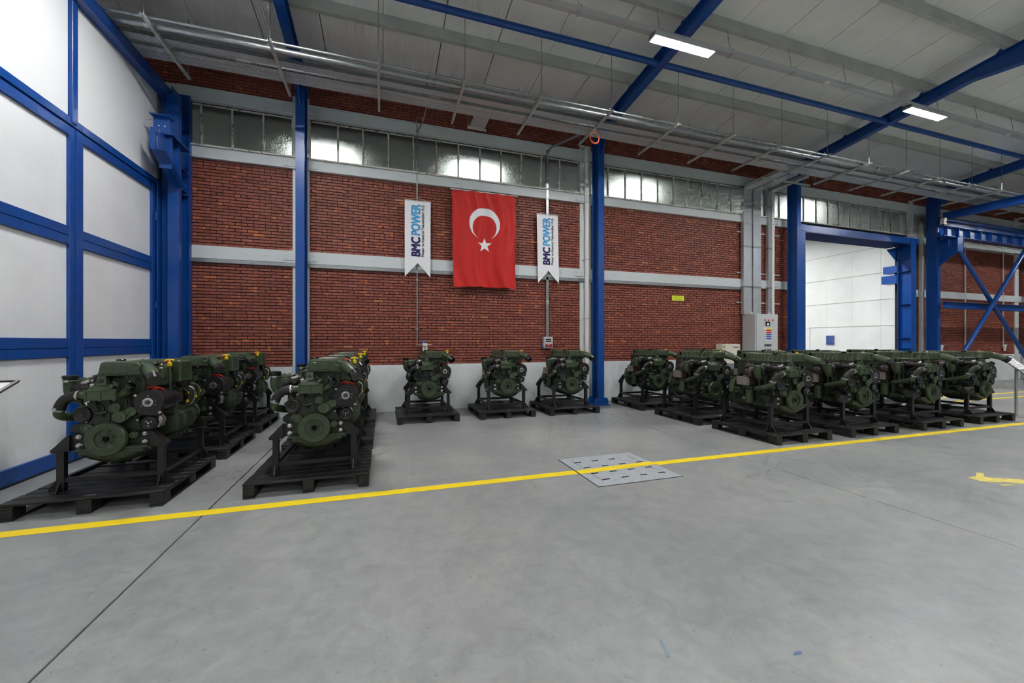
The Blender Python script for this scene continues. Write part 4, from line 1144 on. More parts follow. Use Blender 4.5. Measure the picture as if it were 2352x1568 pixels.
# information stands
def info_stand(x, y, zt, zl_, label):
    t = thing('info_stand', label, 'sign stand', (x, y, 0))
    MB().box(-0.15, 0.15, -0.15, 0.15, 0, 0.012, 0.003).build('base_plate', M_ALU, t)
    MB().cyl((0, 0.02, 0.012), (0, 0.02, (zt + zl_) / 2 - 0.01), 0.022, n=14).build('pole', M_ALU, t)
    yl_, yh = -0.17, 0.19
    dz = zt - zl_
    ang = math.atan2(dz, yh - yl_); L = math.hypot(dz, yh - yl_)
    Mx = Matrix.Translation((0, yl_, zl_)) @ Matrix.Rotation(ang, 4, 'X')
    p = MB().box(-0.215, 0.215, 0, L, -0.012, 0.0, 0.0, Mx).build('panel', M_ALU, t)
    MB().box(-0.185, 0.185, 0.03, L - 0.03, 0.0, 0.004, 0.0, Mx).build('poster', M_WPRINT, p, smooth=False)
    for k in range(5):
        MB().box(-0.15, 0.15 - 0.04 * (k % 3), L - 0.1 - k * 0.055, L - 0.085 - k * 0.055, 0.004, 0.0046, 0.0, Mx).build('text_line', M_GREYPL, p, smooth=False)
    MB().box(-0.15, 0.0, 0.06, 0.13, 0.004, 0.0046, 0.0, Mx).build('picture', M_BLUEP if False else M_GREYPL, p, smooth=False)
    for s in (-1, 1):
        MB().cyl(Mx @ V(s * 0.21, 0, 0.004), Mx @ V(s * 0.21, L, 0.004), 0.014, n=10).build('frame_bar', M_STEEL, p)
    for l in (0.004, L - 0.004):
        MB().cyl(Mx @ V(-0.21, l, 0.002), Mx @ V(0.21, l, 0.002), 0.009, n=8).build('frame_bar', M_RUB, p)
    return t
info_stand(-3.275, 4.50, 1.15, 1.0, 'aluminium information stand cut off at the left edge, beside the framed door')
info_stand(12.07, 4.46, 1.21, 0.86, 'aluminium information stand with white sheet at the right edge, behind the last pallet')

# ================================================================== ENGINE, STAND, PALLET
def make_engine():
    root = thing('diesel_engine', 'x', 'engine', (0, 0, 0.36), 'olive green diesel engines on stands')
    O = (0, 0, 0.36)
    G = M_GREEN; GD = M_GREEND
    def part(name, mb, m=G, parent=root, ang=38): return mb.build(name, m, parent, O, ang=ang)
    def bolt(p, ax, r=0.016, h=0.014, parent=root, m=M_STEEL):
        a = Vector(ax).normalized() * h
        mb = MB().lathe(p, ax, [(r * 1.25, 0), (r * 1.25, h * 0.25), (r, h * 0.25), (r, h * 0.9), (r * 0.8, h)], 8)
        return part('bolt', mb, m, parent)
    # ---- block, head, pan
    blk = MB().prism([(-0.20, 0.53), (0.21, 0.53), (0.22, 0.70), (0.19, 0.78), (0.19, 1.0), (-0.15, 1.0), (-0.15, 0.80), (-0.21, 0.70)], 'y', -0.02, 0.76, 0.008)
    for k in range(6):
        y = 0.06 + k * 0.125
        blk.box(-0.225, -0.14, y, y + 0.025, 0.55, 0.97, 0.006).box(0.18, 0.235, y, y + 0.025, 0.55, 0.97, 0.006)
    blk.box(-0.235, 0.24, -0.02, 0.78, 0.525, 0.55, 0.004)
    b = part('engine_block', blk, M_GREENSHADE)
    for k in range(5):
        part('core_plug', MB().cyl((-0.16, 0.135 + k * 0.125, 0.86), (-0.172, 0.135 + k * 0.125, 0.86), 0.028, n=14, b=0.004), GD, b)
    hd = MB().box(-0.13, 0.23, 0.0, 0.77, 1.0, 1.195, 0.008)
    for k in range(12): hd.box(-0.145, -0.12, -0.02 + k * 0.065, 0.005 + k * 0.065, 1.14, 1.19, 0.003)
    h = part('cylinder_head', hd, GD)
    # ---- valve cover: smooth front bays, corrugated rear
    def section(y, hw, top, cx=0.09, base=1.195):
        r = 0.028; pts = []
        xl, xr = cx - hw, cx + hw
        pts += [(xl - 0.006, base), (xl, base + 0.012)]
        for k in range(5):
            a = math.pi - k * math.pi / 8
            pts.append((xl + 0.012 + r + r * math.cos(a), top - r + r * math.sin(a)))
        for k in range(5):
            a = math.pi / 2 - k * math.pi / 8
            pts.append((xr - 0.012 - r + r * math.cos(a), top - r + r * math.sin(a)))
        pts += [(xr, base + 0.012), (xr + 0.006, base)]
        return [(px, y, pz) for px, pz in pts]
    rings = []
    ys = []
    rings.append(section(-0.088, 0.150, 1.300)); rings.append(section(-0.078, 0.160, 1.312))
    for y0 in (-0.06, 0.03):
        rings += [section(y0 + 0.012, 0.160, 1.313), section(y0 + 0.02, 0.165, 1.315), section(y0 + 0.072, 0.165, 1.315), section(y0 + 0.08, 0.160, 1.313)]
    y = 0.14
    while y < 0.76:
        rings += [section(y, 0.150, 1.302), section(y + 0.008, 0.158, 1.309), section(y + 0.048, 0.158, 1.309), section(y + 0.056, 0.150, 1.302)]
        y += 0.068
    rings += [section(0.785, 0.156, 1.308), section(0.80, 0.146, 1.295)]
    vc = part('valve_cover', MB().rings(rings[::-1]), G, ang=30)
    part('gasket_flange', MB().box(-0.085, 0.265, -0.092, 0.80, 1.186, 1.20, 0.003), GD, vc)
    for x in (-0.045, 0.06): part('raised_panel', MB().box(x, x + 0.085, -0.094, -0.08, 1.205, 1.285, 0.005), G, vc)
    part('filler_cap', MB().lathe((-0.035, 0.185, 1.306), (0, 0, 1), [(0.028, 0), (0.036, 0.006), (0.036, 0.018), (0.03, 0.024)], 18), M_BLKGL, vc)
    part('boss', MB().lathe((0.215, -0.088, 1.265), (0, -1, 0), [(0.036, 0), (0.036, 0.008), (0.028, 0.012), (0.02, 0.008)], 20), G, vc)
    for k in range(9):
        part('cover_bolt', MB().cyl((-0.078, -0.06 + k * 0.1, 1.2), (-0.078, -0.06 + k * 0.1, 1.212), 0.008, n=6), M_STEEL, vc)
    # rear lifting eye
    eye = MB().prism([(0.64, 1.12), (0.74, 1.12), (0.735, 1.26), (0.715, 1.30), (0.69, 1.31), (0.665, 1.30), (0.645, 1.26)], 'x', -0.105, -0.088)
    e = part('lifting_eye', eye, G)
    part('eye_hole', MB().lathe((-0.106, 0.69, 1.262), (-1, 0, 0), [(0.026, 0), (0.022, 0.002), (0.014, 0.0)], 14), M_DARK, e)
    # ---- oil pan
    def pan(y, hw, zt_, zbm, cx=0.02):
        return [(cx - hw, y, zt_), (cx - hw * 0.97, y, zt_ - 0.055), (cx - hw * 0.72, y, zbm + 0.045), (cx - hw * 0.3, y, zbm + 0.008), (cx, y, zbm), (cx + hw * 0.35, y, zbm + 0.012), (cx + hw * 0.75, y, zbm + 0.05), (cx + hw * 0.97, y, zt_ - 0.05), (cx + hw, y, zt_)]
    pn = MB().rings([pan(-0.075, 0.235, 0.528, 0.43), pan(-0.06, 0.25, 0.53, 0.405), pan(0.0, 0.255, 0.53, 0.37), pan(0.1, 0.255, 0.53, 0.36), pan(0.38, 0.25, 0.53, 0.36), pan(0.48, 0.245, 0.53, 0.40), pan(0.62, 0.24, 0.53, 0.445), pan(0.76, 0.235, 0.53, 0.46)])
    op = part('oil_pan', pn, GD, ang=45)
    fr_ = MB().box(-0.25, 0.29, -0.08, 0.77, 0.505, 0.53, 0.004)
    for k in range(9):
        fr_.box(-0.262, -0.235, -0.04 + k * 0.095, 0.02 + k * 0.095, 0.485, 0.512, 0.003)
        fr_.box(0.275, 0.30, -0.04 + k * 0.095, 0.02 + k * 0.095, 0.485, 0.512, 0.003)
    part('pan_rail', fr_, GD, op)
    part('drain_plug', MB().cyl((0.06, 0.25, 0.365), (0.06, 0.25, 0.345), 0.02, n=8), M_STEEL, op)
    # ---- front timing case
    tc_ = MB().prism([(-0.24, 0.53), (0.26, 0.53), (0.27, 0.66), (0.20, 0.74), (0.20, 0.98), (0.10, 1.04), (-0.13, 1.04), (-0.19, 0.95), (-0.19, 0.76), (-0.25, 0.68)], 'y', -0.01, 0.02, 0.006)
    for (x, z, r) in ((0.0, 0.61, 0.11), (0.06, 0.86, 0.07), (-0.1, 0.88, 0.05), (-0.15, 0.70, 0.045)):
        tc_.lathe((x, -0.01, z), (0, -1, 0), [(r, 0), (r * 0.94, 0.02)], 20)
    tc_.box(-0.03, -0.012, -0.03, -0.008, 0.75, 0.98).box(0.1, 0.115, -0.03, -0.008, 0.75, 1.0)
    tc = part('timing_case', tc_, M_GREENSHADE)
    for (x, z) in ((-0.22, 0.56), (0.24, 0.56), (0.19, 0.76), (-0.18, 0.78), (0.0, 0.75), (-0.17, 0.95), (0.18, 0.95), (0.12, 0.70)):
        part('case_bolt', MB().cyl((x, -0.01, z), (x, -0.024, z), 0.009, n=6), M_STEEL if (x + z) % 0.2 > 0.12 else GD, tc)
    for (x0, z0, x1, z1) in ((-0.17, 0.90, -0.05, 0.80), (0.12, 0.74, 0.19, 0.80), (-0.02, 0.98, 0.03, 0.93), (-0.2, 0.58, -0.13, 0.66), (0.15, 0.56, 0.22, 0.62)):
        part('case_rib', MB().tube([(x0, -0.012, z0), (x1, -0.012, z1)], 0.008, 6, 1), GD, tc)
    for p, r_, m_ in (([(-0.09, -0.02, 0.97), (-0.11, -0.05, 0.92), (-0.09, -0.04, 0.86), (-0.06, -0.02, 0.80)], 0.011, M_RUB), ([(0.10, -0.02, 1.0), (0.14, -0.045, 0.95), (0.15, -0.04, 0.90), (0.19, -0.02, 0.86)], 0.009, M_RUB), ([(-0.13, -0.02, 0.86), (-0.09, -0.04, 0.84), (-0.03, -0.03, 0.85)], 0.012, GD)):
        part('hose', MB().tube(p, r_, 8, 4), m_)
    for (x, z, r_, m_) in ((0.10, 1.165, 0.012, M_STEEL), (0.125, 1.12, 0.011, M_STEEL), (0.135, 1.06, 0.012, M_STEEL), (0.04, 1.15, 0.022, GD), (0.185, 1.13, 0.02, GD), (0.01, 1.12, 0.014, M_STEEL)):
        part('head_plug', MB().lathe((x, 0.002, z), (0, -1, 0), [(r_, 0), (r_, 0.012), (r_ * 0.7, 0.016), (r_ * 0.5, 0.01)], 12), m_, h)
    part('sensor_wire', MB().tube([(-0.02, -0.05, 1.19), (0.0, -0.07, 1.225), (0.05, -0.075, 1.22), (0.09, -0.05, 1.18), (0.10, -0.01, 1.15)], 0.0045, 6, 4), M_RUB)
    part('yellow_tag', MB().box(0.072, 0.084, -0.078, -0.07, 1.19, 1.215, 0.002), M_YEL)
    # ---- crank damper
    dm = MB().lathe((0, -0.045, 0.61), (0, -1, 0), [(0.06, 0), (0.06, 0.02), (0.148, 0.022), (0.152, 0.03), (0.152, 0.07), (0.146, 0.078), (0.092, 0.076), (0.086, 0.07), (0.084, 0.05), (0.05, 0.046)], 48)
    for k in range(48):
        a = 2 * math.pi * k / 48
        for (r0, r1) in ((0.098, 0.118), (0.122, 0.143)):
            ca, sa = math.cos(a), math.sin(a); w_ = 0.0022
            q = [(r0 * ca - w_ * sa, r0 * sa + w_ * ca), (r0 * ca + w_ * sa, r0 * sa - w_ * ca), (r1 * ca + w_ * sa, r1 * sa - w_ * ca), (r1 * ca - w_ * sa, r1 * sa + w_ * ca)]
            dm.add([(x, -0.1255, 0.61 + z) for x, z in q] + [(x, -0.119, 0.61 + z) for x, z in q], [(0, 1, 2, 3), (0, 4, 5, 1), (1, 5, 6, 2), (2, 6, 7, 3), (3, 7, 4, 0)])
    d = part('crank_damper', dm, G)
    hb = MB().lathe((0, -0.09, 0.61), (0, -1, 0), [(0.052, 0), (0.052, 0.012), (0.03, 0.014), (0.024, 0.004)], 24)
    hb_ = part('hub', hb, GD, d)
    for k in range(6):
        a = 2 * math.pi * k / 6 + 0.3
        part('hub_bolt', MB().cyl((0.038 * math.cos(a), -0.1, 0.61 + 0.038 * math.sin(a)), (0.038 * math.cos(a), -0.112, 0.61 + 0.038 * math.sin(a)), 0.009, n=6), GD, d)
        part('damper_bolt', MB().cyl((0.07 * math.cos(a), -0.092, 0.61 + 0.07 * math.sin(a)), (0.07 * math.cos(a), -0.099, 0.61 + 0.07 * math.sin(a)), 0.006, n=6), GD, d)
    part('hub_bore', MB().cyl((0, -0.1, 0.61), (0, -0.1045, 0.61), 0.022, n=7), M_DARK, d)
    # ---- thermostat housing and tower
    th = MB().prism([(-0.146, 0.965), (0.081, 0.97), (0.085, 1.058), (-0.146, 1.06)], 'y', -0.125, 0.01, 0.006)
    for x in (-0.14, -0.037, 0.066): th.box(x - 0.006, x + 0.010, -0.133, -0.12, 0.957, 1.066, 0.003)
    tp = part('thermostat_housing', th, G)
    bell = []
    for (z, hl, hr, y0, y1) in ((1.055, 0.085, 0.10, -0.12, 0.0), (1.075, 0.083, 0.097, -0.118, 0.0), (1.09, 0.07, 0.085, -0.11, -0.01), (1.10, 0.05, 0.05, -0.1, -0.02), (1.115, 0.036, 0.036, -0.09, -0.03), (1.205, 0.029, 0.029, -0.085, -0.035)):
        c = -0.045
        bell.append([(c - hl, y0, z), (c + hr, y0, z), (c + hr, y1, z), (c - hl, y1, z)])
    part('housing_lid', MB().rings(bell), G, tp, ang=50)
    part('lid_flange', MB().box(-0.155, 0.092, -0.135, 0.012, 1.05, 1.062, 0.003), G, tp)
    part('tower_bolt', MB().lathe((-0.047, -0.085, 1.145), (0, -1, 0), [(0.02, 0), (0.02, 0.012), (0.014, 0.014), (0.012, 0.02), (0.006, 0.02)], 14), GD, tp)
    part('vent_stub', MB().cyl((-0.05, -0.06, 1.2), (-0.05, -0.06, 1.225), 0.01, n=8), M_BLKGL, tp)
    part('sensor_boss', MB().cyl((0.05, -0.06, 1.08), (0.05, -0.14, 1.095), 0.016, n=12, b=0.004).ball((0.05, -0.06, 1.095), 0.03, 10, 6), G, tp)
    part('aluminium_fitting', MB().box(-0.13, -0.098, -0.09, -0.05, 1.075, 1.115, 0.006), M_ALU, tp)
    # coolant outlet with cap
    co = part('coolant_outlet', MB().tube([(0.07, -0.06, 1.01), (0.11, -0.075, 1.02), (0.145, -0.09, 1.045), (0.16, -0.1, 1.065)], [0.036, 0.034, 0.034, 0.036], 16), G)
    part('outlet_cap', MB().cyl((0.157, -0.098, 1.06), (0.19, -0.118, 1.10), 0.04, n=18, b=0.005), M_BLKGL, co)
    # ---- left coolant hose
    inl = part('coolant_inlet', MB().tube([(-0.12, -0.05, 1.012), (-0.17, -0.058, 1.012), (-0.215, -0.062, 1.012)], 0.036, 16), G)
    hs = part('coolant_hose', MB().tube([(-0.205, -0.062, 1.012), (-0.25, -0.062, 1.01), (-0.31, -0.055, 0.985), (-0.352, -0.042, 0.935), (-0.372, -0.03, 0.885)], 0.042, 16), M_RUB)
    for p, ax in (((-0.212, -0.062, 1.012), (-1, 0, 0)), ((-0.37, -0.031, 0.897), (-0.35, 0.2, -1))):
        part('hose_clamp', MB().lathe(p, ax, [(0.044, 0), (0.046, 0.002), (0.046, 0.014), (0.044, 0.016)], 18).box(p[0] - 0.01, p[0] + 0.01, p[1] - 0.058, p[1] - 0.04, p[2] - 0.006, p[2] + 0.012), M_STEEL, hs)
    part('coolant_pipe', MB().tube([(-0.371, -0.03, 0.89), (-0.385, -0.01, 0.845), (-0.38, 0.04, 0.815), (-0.365, 0.14, 0.79), (-0.345, 0.24, 0.765), (-0.29, 0.3, 0.75), (-0.2, 0.31, 0.74)], [0.036, 0.038, 0.038, 0.038, 0.038, 0.036, 0.036], 16), G)
    # ---- water pump and its starred bracket
    wp = part('water_pump', MB().lathe((-0.20, 0.01, 0.83), (-0.15, -1, 0), [(0.06, 0), (0.06, 0.02), (0.045, 0.024)], 24).prism([(-0.30, 0.86), (-0.255, 0.90), (-0.245, 0.955), (-0.215, 0.91), (-0.15, 0.90), (-0.13, 0.82), (-0.19, 0.76), (-0.28, 0.78)], 'y', 0.0, 0.03, 0.004), G)
    pp = part('pump_pulley', MB().lathe((-0.205, -0.01, 0.83), (-0.15, -1, 0), [(0.066, 0), (0.07, 0.004), (0.07, 0.03), (0.063, 0.034), (0.056, 0.028), (0.025, 0.026), (0.02, 0.034)], 28), M_BLK, wp)
    part('oil_module', MB().lathe((-0.27, 0.0, 0.70), (0, 1, 0), [(0.035, 0), (0.042, 0.006), (0.042, 0.10), (0.036, 0.11)], 18), M_BLK)
    # ---- idlers and tensioner
    def pulley(x, y, z, r, m=G, h=0.028, name='idler_pulley'):
        return part(name, MB().lathe((x, y, z), (0, -1, 0), [(r * 0.9, 0), (r, 0.003), (r, h - 0.003), (r * 0.9, h), (r * 0.82, h - 0.005), (r * 0.45, h - 0.006), (r * 0.4, h), (r * 0.2, h + 0.004)], 24), m)
    pulley(0.042, -0.05, 0.89, 0.044); pulley(-0.159, -0.04, 0.705, 0.042); pulley(-0.20, -0.02, 0.715, 0.04, GD); pulley(0.182, -0.045, 0.63, 0.034)
    tn = part('belt_tensioner', MB().prism([(0.055, 0.77), (0.125, 0.76), (0.20, 0.83), (0.19, 0.875), (0.15, 0.88), (0.07, 0.845)], 'y', -0.085, -0.05, 0.006).lathe((0.17, -0.05, 0.85), (0, -1, 0), [(0.042, 0), (0.042, 0.036), (0.034, 0.042), (0.012, 0.036)], 22), G)
    part('tensioner_pulley', MB().lathe((0.088, -0.08, 0.805), (0, -1, 0), [(0.05, 0), (0.052, 0.003), (0.052, 0.02), (0.045, 0.024), (0.02, 0.02), (0.015, 0.026)], 24), G, tn)
    for k in range(2):
        part('arm_rib', MB().tube([(0.118, -0.09, 0.80 + 0.022 * k), (0.165, -0.092, 0.838 + 0.014 * k)], 0.004, 6, 1), G, tn)
    # ---- alternator (right)
    alx, aly, alz = 0.30, -0.05, 0.93
    poly = []
    for k in range(17):
        a = math.pi * 1.08 - k * math.pi * 1.25 / 16
        poly.append((alx + 0.118 * math.cos(a), alz + 0.118 * math.sin(a)))
    poly += [(0.40, 0.83), (0.385, 0.80), (0.32, 0.80), (0.22, 0.82)]
    al = part('alternator', MB().prism(poly, 'y', aly - 0.03, aly + 0.01, 0.006).lathe((alx + 0.01, aly + 0.005, alz), (0, 1, 0), [(0.10, 0), (0.108, 0.02), (0.108, 0.2), (0.10, 0.21), (0.10, 0.36), (0.09, 0.39)], 32), M_BLK)
    part('alternator_pulley', MB().lathe((alx - 0.002, aly - 0.03, alz), (0, -1, 0), [(0.042, 0), (0.042, 0.008), (0.03, 0.010), (0.028, 0.004), (0.02, 0.004), (0.018, 0.014), (0.008, 0.016)], 24), M_STEEL, al)
    part('pulley_hub', MB().cyl((alx - 0.002, aly - 0.036, alz), (alx - 0.002, aly - 0.050, alz), 0.021, 0.016, n=14), M_IRON, al)
    for (x, z) in ((0.205, 0.998), (0.30, 0.99), (0.36, 0.94), (0.355, 0.905), (0.39, 0.832), (0.25, 0.90)):
        r = 0.013 if (x, z) in ((0.205, 0.998), (0.39, 0.832)) else 0.005
        part('alternator_bolt', MB().cyl((x, aly - 0.028, z), (x, aly - 0.042, z), r, n=8, b=r * 0.2), M_STEEL, al)
    part('ring', MB().lathe((alx + 0.01, aly + 0.21, alz), (0, 1, 0), [(0.112, 0), (0.112, 0.012)], 32), M_RUB, al)
    part('red_terminal', MB().box(0.28, 0.325, 0.0, 0.04, 1.03, 1.05, 0.004), M_RED, al)
    part('red_cable', MB().tube([(0.24, 0.02, 1.04), (0.27, 0.0, 1.062), (0.32, 0.01, 1.06), (0.36, 0.04, 1.04), (0.37, 0.08, 1.0)], 0.007, 8), M_RED, al)
    part('alternator_bracket', MB().prism([(0.15, 0.78), (0.25, 0.80), (0.24, 0.99), (0.17, 0.99)], 'y', -0.03, 0.25, 0.006).tube([(0.22, 0.2, 0.8), (0.38, 0.22, 0.79)], 0.03, 10, 1), GD)
    # ---- compressor
    ac = part('ac_compressor', MB().lathe((0.298, -0.035, 0.735), (0.0, 1, 0), [(0.05, 0), (0.056, 0.01), (0.056, 0.024), (0.05, 0.03), (0.05, 0.038), (0.058, 0.044), (0.058, 0.06), (0.051, 0.066), (0.051, 0.072), (0.058, 0.078), (0.058, 0.15), (0.05, 0.16)], 24).box(0.29, 0.345, 0.0, 0.12, 0.675, 0.70, 0.006).box(0.25, 0.34, 0.0, 0.1, 0.785, 0.805, 0.005), M_ALU)
    part('clutch', MB().lathe((0.298, -0.03, 0.735), (0, -1, 0), [(0.064, 0), (0.066, 0.004), (0.066, 0.034), (0.06, 0.04), (0.05, 0.036), (0.018, 0.038), (0.012, 0.044)], 28), M_BLKGL, ac)
    for k in range(3):
        a = 0.4 + 2 * math.pi * k / 3
        part('clutch_bolt', MB().cyl((0.298 + 0.024 * math.cos(a), -0.066, 0.735 + 0.024 * math.sin(a)), (0.298 + 0.024 * math.cos(a), -0.074, 0.735 + 0.024 * math.sin(a)), 0.0065, n=8), M_STEEL, ac)
    part('clutch_nut', MB().cyl((0.298, -0.07, 0.735), (0.298, -0.08, 0.735), 0.009, n=6), M_STEEL, ac)
    # ---- belt
    bp = [(0.366, 0.90), (0.366, 0.735), (0.30, 0.667), (0.17, 0.664), (0.10, 0.70), (0.13, 0.765), (0.25, 0.86)]
    vs = []; fs = []
    for (x, z) in bp: vs += [(x, -0.048, z), (x, -0.07, z)]
    nb = len(bp)
    for i in range(nb):
        j = (i + 1) % nb; fs.append((2 * i, 2 * j, 2 * j + 1, 2 * i + 1))
    bl = MB().add(vs, fs)
    # give the belt its thickness
    vs2 = []
    for (x, z) in bp: vs2 += [(0.25 + (x - 0.25) * 0.96, -0.048, 0.77 + (z - 0.77) * 0.96), (0.25 + (x - 0.25) * 0.96, -0.07, 0.77 + (z - 0.77) * 0.96)]
    bl.add(vs2, [tuple(reversed(f_)) for f_ in fs])
    part('drive_belt', bl, M_RUB)
    # ---- intake elbow, throttle, manifold
    ie = part('intake_elbow', MB().tube([(0.235, 0.0, 1.235), (0.275, -0.035, 1.238), (0.32, -0.10, 1.225), (0.365, -0.165, 1.195), (0.395, -0.205, 1.165)], [0.055, 0.058, 0.058, 0.055, 0.054], 20), G)
    part('elbow_coupling', MB().cyl((0.382, -0.188, 1.18), (0.418, -0.236, 1.138), 0.059, n=22, b=0.004), M_BLKGL, ie)
    part('elbow_flange', MB().box(0.225, 0.25, -0.06, 0.07, 1.165, 1.30, 0.008), G, ie)
    for dz in (1.185, 1.285): part('flange_bolt', MB().cyl((0.25, -0.045, dz), (0.262, -0.052, dz), 0.01, n=8), M_STEEL, ie)
    im = MB().box(0.225, 0.335, 0.05, 0.72, 1.07, 1.20, 0.012).tube([(0.285, 0.03, 1.225), (0.285, 0.3, 1.225), (0.28, 0.7, 1.21)], [0.05, 0.045, 0.04], 14, 2)
    for k in range(6): im.box(0.2, 0.24, 0.05 + k * 0.12, 0.13 + k * 0.12, 1.05, 1.2, 0.01)
    mn = part('intake_manifold', im, G)
    for k in range(6): part('injector_line', MB().tube([(0.24, 0.08 + k * 0.12, 1.205), (0.27, 0.09 + k * 0.12, 1.27), (0.30, 0.10 + k * 0.12, 1.24), (0.33, 0.11 + k * 0.12, 1.16)], 0.007, 6, 3), M_STEEL if k % 2 else G, mn)
    part('throttle_body', MB().box(0.27, 0.36, 0.04, 0.16, 1.13, 1.25, 0.012).cyl((0.31, 0.1, 1.25), (0.31, 0.1, 1.275), 0.03, n=12), G, mn)
    part('sensor_black', MB().box(0.26, 0.33, -0.02, 0.09, 1.277, 1.295, 0.006), M_BLKGL, mn)
    part('red_sensor', MB().cyl((0.255, 0.33, 1.29), (0.30, 0.33, 1.29), 0.013, n=10), M_RED, mn)
    # yellow dipstick handle
    ds = part('dipstick', MB().tube([(0.371, 0.142, 1.27), (0.372, 0.15, 1.1), (0.36, 0.2, 0.85)], 0.010, 8), G)
    part('dipstick_handle', MB().lathe((0.371, 0.142, 1.255), (0, 0, 1), [(0.018, 0), (0.022, 0.006), (0.022, 0.03), (0.012, 0.036), (0.008, 0.05), (0.008, 0.06)], 14).tube([(0.335, 0.135, 1.308), (0.355, 0.138, 1.318), (0.385, 0.145, 1.318), (0.405, 0.15, 1.312)], 0.0085, 8, 3), M_YEL, ds)
    # control unit with fins
    cu = part('control_unit', MB().box(0.33, 0.40, 0.29, 0.56, 1.08, 1.305, 0.012), G)
    for k in range(13):
        z = 1.125 + k * 0.0125
        part('fin', MB().box(0.40, 0.409, 0.34, 0.50, z, z + 0.005, 0.0015), G, cu)
    part('plug', MB().box(0.345, 0.40, 0.33, 0.44, 1.02, 1.085, 0.006).box(0.345, 0.40, 0.46, 0.54, 1.02, 1.085, 0.006), M_BLKGL, cu)
    # right side: fuel pump drive, filters and wiring
    pt = part('pump_drive', MB().lathe((0.28, 0.24, 0.68), (0, 1, 0), [(0.10, 0), (0.125, 0.015), (0.125, 0.12), (0.14, 0.13), (0.14, 0.16), (0.118, 0.18), (0.118, 0.34), (0.13, 0.36), (0.13, 0.42), (0.10, 0.48), (0.06, 0.5)], 24).box(0.22, 0.35, 0.28, 0.62, 0.77, 0.83, 0.012), GD)
    for k in range(5): part('rib', MB().box(0.385, 0.402, 0.30 + k * 0.06, 0.312 + k * 0.06, 0.62, 0.75, 0.003), GD, pt)
    part('steel_cap', MB().cyl((0.30, 0.3, 0.83), (0.30, 0.3, 0.845), 0.03, n=14).cyl((0.31, 0.40, 0.83), (0.31, 0.40, 0.845), 0.03, n=14), M_STEEL, pt)
    ff = part('fuel_filter', MB().lathe((0.35, 0.62, 0.80), (0, 0, 1), [(0.045, 0), (0.055, 0.015), (0.055, 0.2), (0.05, 0.21), (0.05, 0.24), (0.03, 0.25)], 18), GD)
    for k, (p, m_, r_) in enumerate((([(0.37, 0.42, 1.03), (0.40, 0.45, 0.95), (0.38, 0.5, 0.88), (0.33, 0.52, 0.82)], M_RUB, 0.010),
                                     ([(0.37, 0.5, 1.03), (0.43, 0.52, 0.98), (0.42, 0.55, 0.88), (0.36, 0.58, 0.80)], M_STEEL, 0.009),
                                     ([(0.36, 0.38, 1.03), (0.41, 0.40, 0.97), (0.40, 0.44, 0.9), (0.34, 0.46, 0.84)], M_RUB, 0.008),
                                     ([(0.38, 0.55, 1.04), (0.44, 0.57, 1.02), (0.445, 0.6, 0.92), (0.40, 0.62, 0.86)], G, 0.012),
                                     ([(0.35, 0.6, 1.03), (0.43, 0.63, 1.0), (0.44, 0.66, 0.9), (0.38, 0.68, 0.8)], G, 0.010),
                                     ([(0.36, 0.25, 1.05), (0.39, 0.3, 0.99), (0.39, 0.36, 0.93), (0.36, 0.42, 0.86)], M_RUB, 0.009))):
        part('hose', MB().tube(p, r_, 8, 4), m_)
    for (x, y, z) in ((0.405, 0.43, 0.95), (0.43, 0.56, 0.9), (0.385, 0.48, 0.86), (0.44, 0.63, 0.95)):
        part('yellow_tag', MB().box(x - 0.01, x + 0.012, y - 0.012, y + 0.012, z - 0.014, z + 0.014, 0.003), M_YEL)
    # ---- left side: exhaust manifold and turbo
    em = MB().tube([(-0.20, -0.02, 1.095), (-0.205, 0.2, 1.10), (-0.20, 0.45, 1.095), (-0.19, 0.58, 1.09)], [0.03, 0.04, 0.038, 0.03], 14, 4)
    for k in range(6): em.tube([(-0.12, 0.0 + k * 0.115, 1.11), (-0.16, 0.005 + k * 0.115, 1.112), (-0.195, 0.02 + k * 0.11, 1.10)], 0.026, 10, 2)
    ex = part('exhaust_manifold', em, M_IRON)
    for k in range(6): part('heat_gasket', MB().box(-0.15, -0.128, -0.035 + k * 0.115, 0.04 + k * 0.115, 1.135, 1.145, 0.002), M_STEEL, ex)
    tb = part('turbine_housing', MB().lathe((-0.29, 0.34, 1.01), (0, 1, 0), [(0.045, 0), (0.07, 0.01), (0.085, 0.04), (0.085, 0.07), (0.07, 0.09), (0.05, 0.10), (0.05, 0.14)], 24).tube([(-0.21, 0.38, 1.09), (-0.25, 0.38, 1.07), (-0.28, 0.38, 1.05)], 0.035, 10, 2), M_IRON)
    part('band_clamp', MB().lathe((-0.29, 0.435, 1.01), (0, 1, 0), [(0.056, 0), (0.058, 0.006), (0.056, 0.012)], 20), M_STEEL, tb)
    # compressor scroll, spiral
    sc_ = []
    for k in range(15):
        a = math.pi * 0.5 + k * 2 * math.pi / 14
        rr_ = 0.075
        sc_.append((-0.324 + rr_ * math.cos(a), 0.215, 1.035 + rr_ * math.sin(a)))
    ts = part('compressor_scroll', MB().tube(sc_, [0.048 - 0.0012 * k for k in range(15)], 12, 2).lathe((-0.324, 0.15, 1.035), (0, 1, 0), [(0.062, 0), (0.07, 0.01), (0.08, 0.05), (0.07, 0.11), (0.05, 0.14)], 24), G)
    part('scroll_outlet', MB().tube([(-0.324, 0.215, 1.11), (-0.26, 0.215, 1.125), (-0.2, 0.21, 1.10), (-0.15, 0.2, 1.06)], 0.036, 12, 4), G, ts)
    part('inlet_cap', MB().lathe((-0.324, 0.15, 1.035), (0, -1, 0), [(0.064, 0), (0.066, 0.004), (0.066, 0.02), (0.058, 0.026)], 26), M_BLKGL, ts)
